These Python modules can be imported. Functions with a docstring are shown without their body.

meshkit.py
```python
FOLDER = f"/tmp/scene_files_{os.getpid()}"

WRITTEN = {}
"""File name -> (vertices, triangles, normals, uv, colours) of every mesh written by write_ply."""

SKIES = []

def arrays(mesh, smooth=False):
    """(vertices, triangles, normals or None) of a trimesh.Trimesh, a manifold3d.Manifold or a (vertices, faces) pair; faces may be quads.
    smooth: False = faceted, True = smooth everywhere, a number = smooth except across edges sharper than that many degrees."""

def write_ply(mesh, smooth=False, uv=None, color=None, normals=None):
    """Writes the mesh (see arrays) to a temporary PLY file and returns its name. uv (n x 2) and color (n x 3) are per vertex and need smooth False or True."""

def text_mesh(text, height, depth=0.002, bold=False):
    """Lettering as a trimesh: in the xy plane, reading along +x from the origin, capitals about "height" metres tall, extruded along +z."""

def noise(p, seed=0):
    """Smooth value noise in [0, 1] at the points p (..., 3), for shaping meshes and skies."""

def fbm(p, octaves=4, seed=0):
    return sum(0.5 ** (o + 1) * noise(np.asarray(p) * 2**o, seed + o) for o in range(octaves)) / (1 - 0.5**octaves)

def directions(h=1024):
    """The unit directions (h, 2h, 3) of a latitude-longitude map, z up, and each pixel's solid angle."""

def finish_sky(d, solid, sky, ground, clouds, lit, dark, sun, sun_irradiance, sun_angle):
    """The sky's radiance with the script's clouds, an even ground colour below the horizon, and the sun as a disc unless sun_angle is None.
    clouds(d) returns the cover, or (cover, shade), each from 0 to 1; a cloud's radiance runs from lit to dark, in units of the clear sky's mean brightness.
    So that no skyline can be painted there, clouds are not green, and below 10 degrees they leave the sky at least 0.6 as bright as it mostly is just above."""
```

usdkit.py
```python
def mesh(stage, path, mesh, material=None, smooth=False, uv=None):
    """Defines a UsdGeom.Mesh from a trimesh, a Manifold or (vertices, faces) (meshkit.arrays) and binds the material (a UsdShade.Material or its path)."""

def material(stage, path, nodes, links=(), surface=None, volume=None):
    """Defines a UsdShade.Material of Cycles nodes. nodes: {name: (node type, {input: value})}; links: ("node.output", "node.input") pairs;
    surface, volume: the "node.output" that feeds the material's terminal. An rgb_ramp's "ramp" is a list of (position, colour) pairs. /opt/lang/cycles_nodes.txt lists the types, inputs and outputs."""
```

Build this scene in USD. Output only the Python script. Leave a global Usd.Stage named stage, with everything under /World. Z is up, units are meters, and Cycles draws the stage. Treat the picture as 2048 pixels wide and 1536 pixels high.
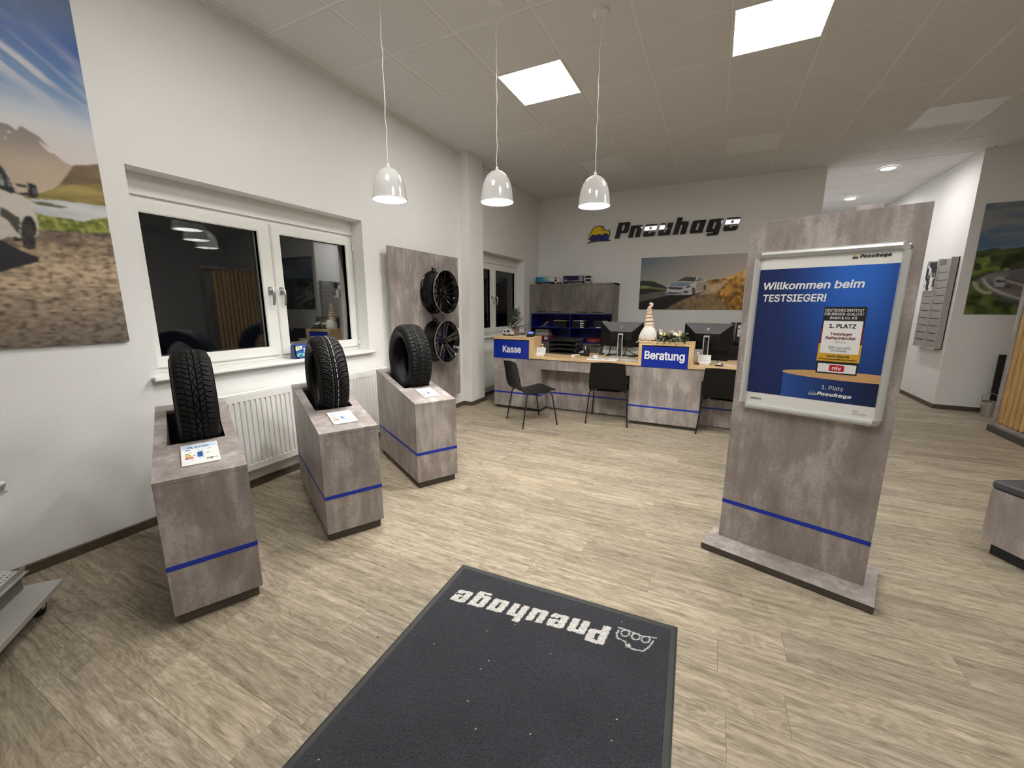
import math, random
import numpy as np, trimesh, usdkit, meshkit
from shapely.geometry import Polygon, box as sbox, LineString, Point, MultiPolygon
from shapely import affinity, contains_xy
from shapely.ops import unary_union
from scipy.spatial import ConvexHull
from pxr import Usd, UsdGeom, UsdLux, UsdShade, Sdf, Gf, Vt

stage = Usd.Stage.CreateInMemory()
UsdGeom.SetStageUpAxis(stage, 'Z'); UsdGeom.SetStageMetersPerUnit(stage, 1.0)
UsdGeom.Xform.Define(stage, '/World'); UsdGeom.Scope.Define(stage, '/World/Looks')
PI = math.pi

# ------------------------------------------------------------------ camera, light levels, exposure
FPX, YAW, PITCH, ROLL = 809.378, -0.4595, -0.1905, 0.0013
EYE = np.array([3.283953, -2.955894, 1.462029])
EXPOSURE = 0.0
PANEL, PENDANT, DOWNLIGHT = 27.0, 560.0, 290.0      # radiance of the ceiling panels, pendant bulbs, corridor downlights
NIGHT = 0.0015
WARM, COOL = (1.0, 0.975, 0.93), (1.0, 0.955, 0.96)
def _axes():
    cy, sy, cp, sp = math.cos(YAW), math.sin(YAW), math.cos(PITCH), math.sin(PITCH)
    fwd = np.array([sy * cp, cy * cp, sp]); right = np.array([cy, -sy, 0]); up = np.cross(right, fwd)
    cr, sr = math.cos(ROLL), math.sin(ROLL)
    return np.array([right * cr + up * sr, -right * sr + up * cr, fwd])
AX = _axes()
cam = UsdGeom.Camera.Define(stage, '/World/camera')
cam.CreateHorizontalApertureAttr(36.0); cam.CreateVerticalApertureAttr(27.0)
cam.CreateFocalLengthAttr(36.0 * FPX / 2048); cam.CreateFStopAttr(0.0)
cam.CreateClippingRangeAttr(Gf.Vec2f(0.05, 100)); cam.CreateExposureAttr(EXPOSURE)
cam.AddTransformOp().Set(Gf.Matrix4d(*AX[0], 0, *AX[1], 0, *(-AX[2]), 0, *EYE, 1))
dome = UsdLux.DomeLight.Define(stage, '/World/night_sky')
dome.CreateIntensityAttr(NIGHT); dome.CreateColorAttr(Gf.Vec3f(0.5, 0.6, 1.0))

def at(px, py, axis, val):
    """The point of the plane axis = val that the photograph shows at (px, py)."""
    d = np.array([(px - 1024) / FPX, (768 - py) / FPX, 1.0]) @ AX
    return EYE + d * (val - EYE[axis]) / d[axis]
def see(X):
    c = (np.atleast_2d(X).astype(float) - EYE) @ AX.T
    return np.stack([1024 + FPX * c[:, 0] / c[:, 2], 768 - FPX * c[:, 1] / c[:, 2], c[:, 2]], 1)

# ------------------------------------------------------------------ mesh helpers
def lin(c):
    c = np.asarray(c, float) / 255.0
    return np.where(c < 0.04045, c / 12.92, ((c + 0.055) / 1.055) ** 2.4)
def S(r, g, b, k=1.0):
    return tuple(float(x) for x in np.minimum(lin((r, g, b)) * k, 0.92))
_SG = np.array([[x, y, z] for x in (-1, 1) for y in (-1, 1) for z in (-1, 1)], float)
def _chamfer_points(half, b):
    out = []
    for s in _SG:
        for k in range(3):
            h = half - b; h[k] = half[k]; out.append(s * h)
    return np.array(out)
def _hull_faces(p):
    h = ConvexHull(p); f = h.simplices.copy(); c = p.mean(0)
    n = np.cross(p[f[:, 1]] - p[f[:, 0]], p[f[:, 2]] - p[f[:, 0]])
    flip = (n * (p[f[:, 0]] - c)).sum(1) < 0; f[flip] = f[flip][:, [0, 2, 1]]
    return f
_CF = _hull_faces(_chamfer_points(np.ones(3), 0.2))
_BV = _SG; _BF = _hull_faces(_SG)
def rz(a):
    c, s = math.cos(a), math.sin(a); return np.array([[c, -s, 0], [s, c, 0], [0, 0, 1.0]])
def rx(a):
    c, s = math.cos(a), math.sin(a); return np.array([[1.0, 0, 0], [0, c, -s], [0, s, c]])
def ry(a):
    c, s = math.cos(a), math.sin(a); return np.array([[c, 0, s], [0, 1.0, 0], [-s, 0, c]])
class MB:
    def __init__(self): self.v, self.f, self.n = [], [], 0
    def add(self, v, f, R=None, t=None):
        v = np.asarray(v, float); f = np.asarray(f, int)
        if f.shape[1] == 4: f = np.vstack([f[:, [0, 1, 2]], f[:, [0, 2, 3]]])
        if R is not None: v = v @ np.asarray(R).T
        if t is not None: v = v + np.asarray(t, float)
        self.v.append(v); self.f.append(f + self.n); self.n += len(v); return self
    def box(self, x0, x1, y0, y1, z0, z1, b=0.0, R=None, t=None):
        half = np.array([x1 - x0, y1 - y0, z1 - z0]) / 2; c = np.array([x1 + x0, y1 + y0, z1 + z0]) / 2
        b = min(b, half.min() * 0.9)
        if b > 0: return self.add(_chamfer_points(half, b) + c, _CF, R, t)
        return self.add(_BV * half + c, _BF, R, t)
    def hull(self, pts, R=None, t=None):
        pts = np.asarray(pts, float); f = _hull_faces(pts); return self.add(pts, f, R, t)
    def lathe(self, prof, n=32, R=None, t=None, closed=False):
        prof = np.asarray(prof, float); m = len(prof); a = np.arange(n) * 2 * PI / n
        v = np.stack([prof[:, None, 0] * np.cos(a), prof[:, None, 0] * np.sin(a), np.broadcast_to(prof[:, None, 1], (m, n))], -1).reshape(-1, 3)
        rows = m if closed else m - 1
        i, j = np.meshgrid(np.arange(rows), np.arange(n), indexing='ij'); k = (i + 1) % m; l = (j + 1) % n
        q = np.stack([i * n + j, i * n + l, k * n + l, k * n + j], -1).reshape(-1, 4)
        return self.add(v, q, R, t)
    def cyl(self, p0, p1, r0, r1=None, n=20):
        r1 = r0 if r1 is None else r1; p0 = np.asarray(p0, float); p1 = np.asarray(p1, float)
        d = p1 - p0; L = np.linalg.norm(d); w = d / L
        u = np.cross(w, [0, 0, 1.0] if abs(w[2]) < 0.9 else [1.0, 0, 0]); u /= np.linalg.norm(u); v = np.cross(w, u)
        return self.lathe([(0, 0), (r0, 0), (r1, L), (0, L)], n, np.stack([u, v, w], 1), p0)
    def tube(self, pts, r, n=10):
        p = np.asarray(pts, float); r = np.broadcast_to(r, (len(p),)).astype(float)
        t = np.gradient(p, axis=0); t /= np.linalg.norm(t, axis=1, keepdims=True) + 1e-12
        a = np.cross(t[0], [0, 0, 1.0] if abs(t[0][2]) < 0.9 else [1.0, 0, 0]); fr = []
        for k in range(len(p)):
            a = a - t[k] * (a @ t[k]); a /= np.linalg.norm(a) + 1e-12; fr.append((a, np.cross(t[k], a)))
        ang = np.arange(n) * 2 * PI / n
        v = np.array([p[k] + r[k] * (np.cos(ang)[:, None] * fr[k][0] + np.sin(ang)[:, None] * fr[k][1]) for k in range(len(p))]).reshape(-1, 3)
        i, j = np.meshgrid(np.arange(len(p) - 1), np.arange(n), indexing='ij'); l = (j + 1) % n
        q = np.stack([i * n + j, i * n + l, (i + 1) * n + l, (i + 1) * n + j], -1).reshape(-1, 4)
        tri = np.vstack([q[:, [0, 1, 2]], q[:, [0, 2, 3]]])
        v = np.vstack([v, p[0], p[-1]]); e = len(p) * n
        c0 = np.stack([np.full(n, e), (np.arange(n) + 1) % n, np.arange(n)], 1)
        c1 = np.stack([np.full(n, e + 1), (len(p) - 1) * n + np.arange(n), (len(p) - 1) * n + (np.arange(n) + 1) % n], 1)
        return self.add(v, np.vstack([tri, c0, c1]))
    def ball(self, c, r, s=(1, 1, 1), sub=2, R=None):
        m = trimesh.creation.icosphere(sub, 1.0); v = np.asarray(m.vertices) * r * np.asarray(s)
        if R is not None: v = v @ np.asarray(R).T
        return self.add(v, m.faces, None, c)
    def prism(self, poly, h, R=None, t=None):
        """A shapely polygon in (a, b) extruded by h along the third axis."""
        for g in getattr(poly, 'geoms', [poly]):
            if g.is_empty or g.area < 1e-9: continue
            m = trimesh.creation.extrude_polygon(g, h, engine='earcut'); self.add(m.vertices, m.faces, R, t)
        return self
    def text(self, s, h, R, t, bold=False, slant=0.0, depth=0.0008, width=None, centre=False):
        m = meshkit.text_mesh(s, h, depth, bool(bold)); v = np.array(m.vertices)
        if bold and bold > 1:                                       # heavier strokes: the letters' outlines grown a little
            lo = np.isclose(v[m.faces][:, :, 2], 0).all(1)
            g = unary_union([Polygon(t_) for t_ in v[m.faces[lo]][:, :, :2]]).buffer(h * .022 * (bold - 1)).simplify(h * .004)
            q = MB().prism(g, depth); m = trimesh.Trimesh(*q.mesh(), process=False); v = np.array(m.vertices)
        if slant: v[:, 0] += slant * v[:, 1]
        if width: v[:, 0] = (v[:, 0] - v[:, 0].min()) * width / np.ptp(v[:, 0])
        if centre: v[:, 0] -= (v[:, 0].min() + v[:, 0].max()) / 2
        return self.add(v, m.faces, R, t)
    def sheet(self, P, th=0.0):
        """A grid of points (m, n, 3) as a surface; with th a slab of that thickness along -normal."""
        m, n = P.shape[:2]; i, j = np.meshgrid(np.arange(m - 1), np.arange(n - 1), indexing='ij')
        q = np.stack([i * n + j, i * n + j + 1, (i + 1) * n + j + 1, (i + 1) * n + j], -1).reshape(-1, 4)
        v = P.reshape(-1, 3)
        if not th: return self.add(v, q)
        du = np.gradient(P, axis=0); dv = np.gradient(P, axis=1); nn = np.cross(dv, du); nn /= np.linalg.norm(nn, axis=2, keepdims=True) + 1e-12
        w = (P + nn * th).reshape(-1, 3); N = len(v)
        ring = np.concatenate([np.arange(n), np.arange(2 * n - 1, m * n, n), np.arange(m * n - 2, (m - 1) * n - 1, -1), np.arange((m - 2) * n, 0, -n)])
        nx = np.roll(ring, -1); side = np.stack([ring, ring + N, nx + N, nx], 1)
        return self.add(np.vstack([v, w]), np.vstack([q, q[:, ::-1] + N, side]))
    def mesh(self): return np.vstack(self.v), np.vstack(self.f)

ROOT = '/World'
_used = set()
def numbered(path):
    p, k = path, 0
    while p in _used: k += 1; p = f'{path}_{k:03d}'
    _used.add(p); return p
def tag(o, label=None, cat=None, group=None, kind=None):
    p = o.GetPrim() if hasattr(o, 'GetPrim') else o
    for k, val in (('label', label), ('category', cat), ('group', group), ('kind', kind)):
        if val: p.SetCustomDataByKey(k, val)
    return p
def obj(name, mb, mat, parent=None, smooth=30, prim=None, label=None, org=None):
    """One Mesh prim. prim: {primvar: (n,3)} per vertex, for an unsmoothed or fully smooth mesh."""
    path = numbered((str(parent.GetPath()) if parent is not None else ROOT) + '/' + name)
    if prim is not None and smooth not in (True, False): smooth = False
    if org is not None: mb = (lambda vf: (vf[0] - np.asarray(org, float), vf[1]))(mb.mesh())
    m = usdkit.mesh(stage, path, mb.mesh() if isinstance(mb, MB) else mb, M[mat] if isinstance(mat, str) else mat, smooth=smooth)
    for k, val in (prim or {}).items():
        UsdGeom.PrimvarsAPI(m).CreatePrimvar(k, Sdf.ValueTypeNames.Color3fArray, 'vertex').Set(Vt.Vec3fArray.FromNumpy(np.asarray(val, np.float32)))
    if label: m.GetPrim().SetCustomDataByKey('label', label)
    return m.GetPrim()
def thing(name, label, cat, loc=(0, 0, 0), rot=0.0, group=None, kind=None):
    x = UsdGeom.Xform.Define(stage, numbered(ROOT + '/' + name))
    x.AddTranslateOp().Set(Gf.Vec3d(*map(float, loc))); x.AddRotateZOp().Set(math.degrees(rot))
    return tag(x, label, cat, group, kind)
def dup(src, label, loc, rot=0.0, group=None):
    was = src.GetCustomData(); name = src.GetName()
    r = thing(name if not name[-4:-3] == '_' else name[:-4], label, was['category'], loc, rot, group or was.get('group'))
    r.GetReferences().AddInternalReference(src.GetPath()); r.SetInstanceable(True)
    return r

# ------------------------------------------------------------------ materials
M = {}
def pm(name, color, rough=0.5, metallic=0.0, bump=None, spec=0.5, coat=0.0, var=None):
    """Principled; bump = (scale, distance); var = (scale, amount) for a light mottling of the colour."""
    nodes = {'p': ('principled_bsdf', {'base_color': color, 'roughness': rough, 'metallic': metallic, 'specular_ior_level': spec, 'coat_weight': coat, 'coat_roughness': 0.05})}
    links = []
    if bump or var: nodes['g'] = ('geometry', {})
    if bump:
        nodes['nb'] = ('noise_texture', {'scale': bump[0], 'detail': 3.0}); nodes['b'] = ('bump', {'strength': 1.0, 'distance': bump[1]})
        links += [('g.position', 'nb.vector'), ('nb.fac', 'b.height'), ('b.normal', 'p.normal')]
    if var:
        nodes['nv'] = ('noise_texture', {'scale': var[0], 'detail': 4.0})
        nodes['r'] = ('rgb_ramp', {'ramp': [(0.3, tuple(c * (1 - var[1]) for c in color)), (0.7, tuple(min(c * (1 + var[1]), 1) for c in color))]})
        links += [('g.position', 'nv.vector'), ('nv.fac', 'r.fac'), ('r.color', 'p.base_color')]
    M[name] = usdkit.material(stage, '/World/Looks/' + name, nodes, links, surface='p.BSDF')
def em(name, color, strength):
    M[name] = usdkit.material(stage, '/World/Looks/' + name, {'e': ('emission', {'color': color, 'strength': strength})}, [], surface='e.emission')
pm('wall_paint', (0.84, 0.835, 0.82), 0.85, bump=(160, 0.0015), spec=0.2)
pm('ceiling_tile', (0.78, 0.775, 0.76), 0.9, bump=(300, 0.0015), spec=0.1, var=(400, 0.06))
pm('ceiling_grid', (0.84, 0.835, 0.82), 0.5)
pm('white_plastic', (0.82, 0.815, 0.78), 0.32)
pm('white_enamel', (0.84, 0.835, 0.80), 0.3)
pm('white_gloss', (0.66, 0.655, 0.64), 0.07, coat=0.5)
pm('white_matte', (0.8, 0.8, 0.78), 0.6)
pm('paper', (0.82, 0.82, 0.80), 0.7)
pm('dark_wood', S(84, 74, 60), 0.5, bump=(90, 0.0005), var=(30, 0.2))
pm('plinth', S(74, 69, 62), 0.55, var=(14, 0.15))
pm('stripe_blue', S(6, 40, 150, 1.3), 0.35)
pm('sign_blue', S(2, 36, 138, 1.3), 0.3)
pm('shelf_blue', S(10, 26, 120), 0.4)
pm('steel', (0.62, 0.62, 0.61), 0.28, metallic=1.0)
pm('chrome', (0.8, 0.8, 0.8), 0.07, metallic=1.0)
pm('aluminium', (0.60, 0.61, 0.60), 0.32, metallic=0.35)
pm('grey_powder', S(176, 174, 168), 0.45)
pm('grey_dark_powder', S(120, 118, 112), 0.45)
pm('black_rubber', (0.005, 0.005, 0.005), 0.5, spec=0.2)
pm('black_plastic', (0.012, 0.012, 0.012), 0.45)
pm('black_gloss', (0.008, 0.008, 0.008), 0.03, spec=0.6)
pm('black_wheel', (0.004, 0.004, 0.004), 0.12, spec=0.35)
pm('gunmetal', (0.05, 0.05, 0.05), 0.25, metallic=0.9)
pm('machined', (0.75, 0.75, 0.74), 0.18, metallic=1.0)
pm('black_metal', (0.02, 0.02, 0.02), 0.35, metallic=0.3)
pm('black_satin', (0.006, 0.0063, 0.006), 0.42, spec=0.25)
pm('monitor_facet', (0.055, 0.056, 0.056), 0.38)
pm('leatherette', (0.05, 0.052, 0.058), 0.5, bump=(350, 0.0006))
pm('mat_border', (0.022, 0.024, 0.023), 0.6)
pm('emblem_yellow', S(196, 168, 20, 1.6), 0.25)
pm('emblem_blue', S(24, 38, 120, 1.3), 0.2)
pm('ink_black', (0.012, 0.012, 0.012), 0.5)
pm('ink_grey', (0.35, 0.35, 0.35), 0.6)
pm('ink_grey_pale', (0.6, 0.61, 0.62), 0.6)
pm('ink_white', (0.86, 0.86, 0.86), 0.4)
pm('ink_red', S(190, 30, 45), 0.4)
pm('ink_maroon', S(110, 24, 30), 0.4)
pm('ink_gold', S(214, 166, 48), 0.4)
pm('ink_blue', S(60, 110, 190), 0.5)
pm('ink_pale_blue', S(196, 212, 232), 0.6)
pm('ink_green', S(60, 150, 60), 0.5)
pm('ink_tan', S(206, 164, 112), 0.5)
pm('red_box', S(140, 22, 24), 0.5)
pm('cardboard', S(170, 150, 120), 0.7)
pm('terracotta', S(120, 100, 94), 0.6)
pm('fir_green', S(62, 78, 50), 0.6, var=(60, 0.35))
pm('fir_pale', S(138, 148, 116), 0.6, var=(60, 0.25))
pm('rose_yellow', S(246, 232, 150), 0.5)
pm('rose_white', S(242, 240, 226), 0.5)
pm('candle_wax', S(226, 206, 194), 0.45)
pm('cone_brown', S(70, 54, 40), 0.7)
pm('knit_light', S(226, 206, 184, 1.15), 0.9, bump=(220, 0.003))
pm('knit_dark', S(182, 156, 132, 1.15), 0.9, bump=(220, 0.003))
pm('beard', S(240, 238, 232, 1.05), 0.9, bump=(120, 0.006))
pm('skin_felt', S(242, 222, 202), 0.8)
pm('silver_ball', (0.8, 0.8, 0.78), 0.12, metallic=1.0)
pm('clear_bottle', (0.86, 0.86, 0.84), 0.2)
pm('sky_blue_box', S(70, 130, 190), 0.4)
pm('navy_box', S(44, 66, 120), 0.35)
em('lamp_panel', WARM, PANEL)
em('bulb', (1.0, 0.975, 0.94), PENDANT)
em('downlight_glow', COOL, DOWNLIGHT)
em('screen_glow', (0.22, 0.3, 0.95), 1.2)
# printed pictures read their colours from the mesh
M['print'] = usdkit.material(stage, '/World/Looks/print', {'a': ('attribute', {'attribute': 'pic'}), 'p': ('principled_bsdf', {'roughness': 0.4, 'specular_ior_level': 0.3})}, [('a.color', 'p.base_color')], surface='p.BSDF')
M['rubber_print'] = usdkit.material(stage, '/World/Looks/rubber_print', {'a': ('attribute', {'attribute': 'pic'}), 'p': ('principled_bsdf', {'roughness': 0.6, 'specular_ior_level': 0.25})}, [('a.color', 'p.base_color')], surface='p.BSDF')
M['carpet'] = usdkit.material(stage, '/World/Looks/carpet', {'a': ('attribute', {'attribute': 'pic'}), 'g': ('geometry', {}), 'n': ('noise_texture', {'scale': 260.0, 'detail': 2.0}),
    'r': ('rgb_ramp', {'ramp': [(0.3, (0.55, 0.55, 0.55)), (0.7, (1.5, 1.5, 1.5))]}), 'x': ('mix_color', {'blend_type': 'multiply', 'fac': 1.0, 'use_clamp': False}),
    'p': ('principled_bsdf', {'roughness': 0.95, 'specular_ior_level': 0.1, 'sheen_weight': 0.1}), 'b': ('bump', {'distance': 0.003})},
    [('g.position', 'n.vector'), ('n.fac', 'r.fac'), ('a.color', 'x.a'), ('r.color', 'x.b'), ('x.result', 'p.base_color'), ('n.fac', 'b.height'), ('b.normal', 'p.normal')], surface='p.BSDF')
# window glass: lets light through and mirrors by its angle
M['window_glass'] = usdkit.material(stage, '/World/Looks/window_glass', {'f': ('fresnel', {'IOR': 1.5}), 't': ('transparent_bsdf', {'color': (0.97, 0.98, 0.97)}), 'g': ('glossy_bsdf', {'color': (1, 1, 1), 'roughness': 0.0}), 'm': ('mix_closure', {})},
    [('f.fac', 'm.fac'), ('t.BSDF', 'm.closure1'), ('g.BSDF', 'm.closure2')], surface='m.closure')
# concrete-look laminate: broad clouds, upright smears and fine grain
def laminate(name, dark, mid, light, k=1.0):
    M[name] = usdkit.material(stage, '/World/Looks/' + name, {
        'g': ('geometry', {}), 'm1': ('mapping', {'scale': (1.0, 1.0, 0.55)}), 'm2': ('mapping', {'scale': (7.0, 7.0, 1.0)}),
        'n1': ('noise_texture', {'scale': 5.0, 'detail': 8.0, 'roughness': 0.62, 'distortion': 0.4}), 'n2': ('noise_texture', {'scale': 3.0, 'detail': 6.0, 'roughness': 0.6}),
        'n3': ('noise_texture', {'scale': 70.0, 'detail': 4.0, 'roughness': 0.7}),
        'a': ('math', {'math_type': 'multiply', 'value2': 0.55}), 'b': ('math', {'math_type': 'multiply_add', 'value2': 0.28}), 'c': ('math', {'math_type': 'multiply_add', 'value2': 0.17}),
        'r': ('rgb_ramp', {'ramp': [(0.37, dark), (0.50, mid), (0.60, light)]}), 'p': ('principled_bsdf', {'roughness': 0.42, 'specular_ior_level': 0.55}), 'bm': ('bump', {'distance': 0.0003})},
        [('g.position', 'm1.vector'), ('g.position', 'm2.vector'), ('m1.vector', 'n1.vector'), ('m2.vector', 'n2.vector'), ('g.position', 'n3.vector'),
         ('n1.fac', 'a.value1'), ('n2.fac', 'b.value1'), ('a.value', 'b.value3'), ('n3.fac', 'c.value1'), ('b.value', 'c.value3'), ('c.value', 'r.fac'), ('r.color', 'p.base_color'), ('n3.fac', 'bm.height'), ('bm.normal', 'p.normal')], surface='p.BSDF')
laminate('concrete', S(128, 119, 115), S(152, 143, 139), S(184, 177, 172))
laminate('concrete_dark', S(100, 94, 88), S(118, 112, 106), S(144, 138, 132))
# oak with a straight grain along an axis
def oak(name, sc, dark, light):
    M[name] = usdkit.material(stage, '/World/Looks/' + name, {'g': ('geometry', {}), 'm': ('mapping', {'scale': sc}), 'n': ('noise_texture', {'scale': 4.0, 'detail': 7.0, 'roughness': 0.65, 'distortion': 0.6}),
        'r': ('rgb_ramp', {'ramp': [(0.35, dark), (0.62, light)]}), 'p': ('principled_bsdf', {'roughness': 0.45, 'specular_ior_level': 0.4})},
        [('g.position', 'm.vector'), ('m.vector', 'n.vector'), ('n.fac', 'r.fac'), ('r.color', 'p.base_color')], surface='p.BSDF')
oak('oak', (1.0, 14.0, 14.0), S(178, 146, 104, 1.25), S(214, 188, 146, 1.25))
oak('oak_upright', (14.0, 14.0, 1.0), S(178, 146, 104, 1.25), S(214, 188, 146, 1.25))
oak('oak_slat', (14.0, 14.0, 1.0), S(158, 122, 72, 1.25), S(190, 156, 104, 1.25))
# floor planks: every plank shifts the grain by its own tone.r and is tinted by tone.g
_plank_nodes = {'g': ('geometry', {}), 't': ('attribute', {'attribute': 'tone'}), 'sx': ('separate_xyz', {}), 'off': ('combine_xyz', {}), 'o1': ('math', {'math_type': 'multiply', 'value2': 60.0}),
    'ad': ('vector_math', {'math_type': 'add'}), 'm1': ('mapping', {'scale': (1.6, 24.0, 1.0)}), 'm2': ('mapping', {'scale': (1.5, 7.0, 1.0)}), 'm3': ('mapping', {'scale': (9.0, 120.0, 1.0)}),
    'n1': ('noise_texture', {'scale': 1.7, 'detail': 8.0, 'roughness': 0.72, 'distortion': 0.25}), 'n2': ('noise_texture', {'scale': 1.5, 'detail': 3.0, 'roughness': 0.55, 'distortion': 1.2}), 'n3': ('noise_texture', {'scale': 2.2, 'detail': 4.0, 'roughness': 0.65}),
    'sn': ('math', {'math_type': 'multiply', 'value2': 46.0}), 'si': ('math', {'math_type': 'sine'}), 'sm': ('math', {'math_type': 'multiply', 'value2': 0.03}),
    'a': ('math', {'math_type': 'multiply', 'value2': 0.52}), 'b': ('math', {'math_type': 'multiply_add', 'value2': 0.16}), 'c': ('math', {'math_type': 'multiply_add', 'value2': 0.32}), 'd': ('math', {'math_type': 'add'}),
    'r': ('rgb_ramp', {'ramp': [(0.36, S(112, 101, 87)), (0.45, S(142, 131, 114)), (0.53, S(164, 152, 134)), (0.64, S(192, 180, 160))]}),
    'k': ('mix_color', {'blend_type': 'multiply', 'fac': 1.0, 'use_clamp': False}), 'p': ('principled_bsdf', {'roughness': 0.5, 'specular_ior_level': 0.25}), 'bm': ('bump', {'distance': 0.0006}), 'tg': ('combine_xyz', {})}
_plank_links = [('t.color', 'sx.vector'), ('sx.x', 'o1.value1'), ('o1.value', 'off.x'), ('o1.value', 'off.z'), ('g.position', 'ad.vector1'), ('off.vector', 'ad.vector2'), ('ad.vector', 'm1.vector'), ('ad.vector', 'm2.vector'), ('ad.vector', 'm3.vector'),
    ('m1.vector', 'n1.vector'), ('m2.vector', 'n2.vector'), ('m3.vector', 'n3.vector'), ('n2.fac', 'sn.value1'), ('sn.value', 'si.value1'), ('si.value', 'sm.value1'),
    ('n1.fac', 'a.value1'), ('n2.fac', 'b.value1'), ('a.value', 'b.value3'), ('n3.fac', 'c.value1'), ('b.value', 'c.value3'), ('c.value', 'd.value1'), ('sm.value', 'd.value2'), ('d.value', 'r.fac'),
    ('sx.y', 'tg.x'), ('sx.y', 'tg.y'), ('sx.z', 'tg.z'), ('r.color', 'k.a'), ('tg.vector', 'k.b'), ('k.result', 'p.base_color'), ('n1.fac', 'bm.height'), ('bm.normal', 'p.normal')]
M['plank'] = usdkit.material(stage, '/World/Looks/plank', _plank_nodes, _plank_links, surface='p.BSDF')
# ------------------------------------------------------------------ the setting
H, YB, XC0, XC1, YR = 3.488, 4.873, 4.585, 6.26, 4.95
X1, Y0, Y1 = 10.2, -4.8, 9.8
def struct(name, mb, mat, smooth=30): return tag(obj(name, mb, mat, smooth=smooth), kind='structure')
WINS = [(-1.617, 0.245, 1.0, 2.306), (2.455, 4.19, 0.985, 2.30)]
wp = sbox(Y0 - 0.3, 0, YB + 0.2, H + 0.15)
for y0, y1, z0, z1 in WINS: wp = wp.difference(sbox(y0, z0 - 0.035, y1, z1))
YZ = np.array([[0, 0, 1.0], [1, 0, 0], [0, 1, 0]])            # prism (a, b, h) -> (h, a, b) = (x, y, z)
XZ = np.array([[1.0, 0, 0], [0, 0, -1], [0, 1, 0]])           # prism (a, b, h) -> (a, -h, b)
struct('wall_left', MB().prism(wp, 0.36, YZ, (-0.36, 0, 0)), 'wall_paint', False)
struct('wall_back', MB().box(-0.36, XC0, YB, YB + 0.22, 0, H + 0.15, 0.002), 'wall_paint')
struct('wall_corridor_left', MB().box(XC0 - 0.2, XC0, YB + 0.22, Y1, 0, H + 0.15), 'wall_paint', False)
struct('wall_corridor_right', MB().box(XC1, XC1 + 0.22, YR + 0.22, Y1, 0, H + 0.15), 'wall_paint', False)
struct('wall_corridor_end', MB().box(XC0 - 0.2, XC1 + 0.2, Y1, Y1 + 0.2, 0, H + 0.15), 'wall_paint', False)
struct('wall_back_right', MB().box(XC1, X1 + 0.2, YR, YR + 0.22, 0, H + 0.15), 'wall_paint', False)
struct('wall_right', MB().box(X1, X1 + 0.2, Y0, YR, 0, H + 0.15), 'wall_paint', False)
struct('wall_front', MB().box(-0.36, X1 + 0.2, Y0 - 0.2, Y0, 0, H + 0.15), 'wall_paint', False)
PX, PY0, PY1 = 0.14, 2.045, 2.44
struct('pillar', MB().box(0.0, PX, PY0, PY1, 0, H + 0.1, 0.004), 'wall_paint')
# baseboards
def base(name, segs):
    m = MB()
    for x0, x1, y0, y1 in segs: m.box(x0, x1, y0, y1, 0, 0.06, 0.003)
    return struct(name, m, 'dark_wood')
base('baseboard_left', [(0, 0.015, Y0, PY0), (0, PX + 0.015, PY0 - 0.015, PY0), (PX, PX + 0.015, PY0, PY1), (0, PX + 0.015, PY1, PY1 + 0.015), (0, 0.015, PY1 + 0.015, YB)])
base('baseboard_back', [(0.015, XC0, YB - 0.015, YB), (XC0, XC0 + 0.015, YB - 0.015, Y1)])
base('baseboard_right', [(XC1 - 0.015, XC1, YR - 0.015, Y1), (XC1, X1, YR - 0.015, YR)])
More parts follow.
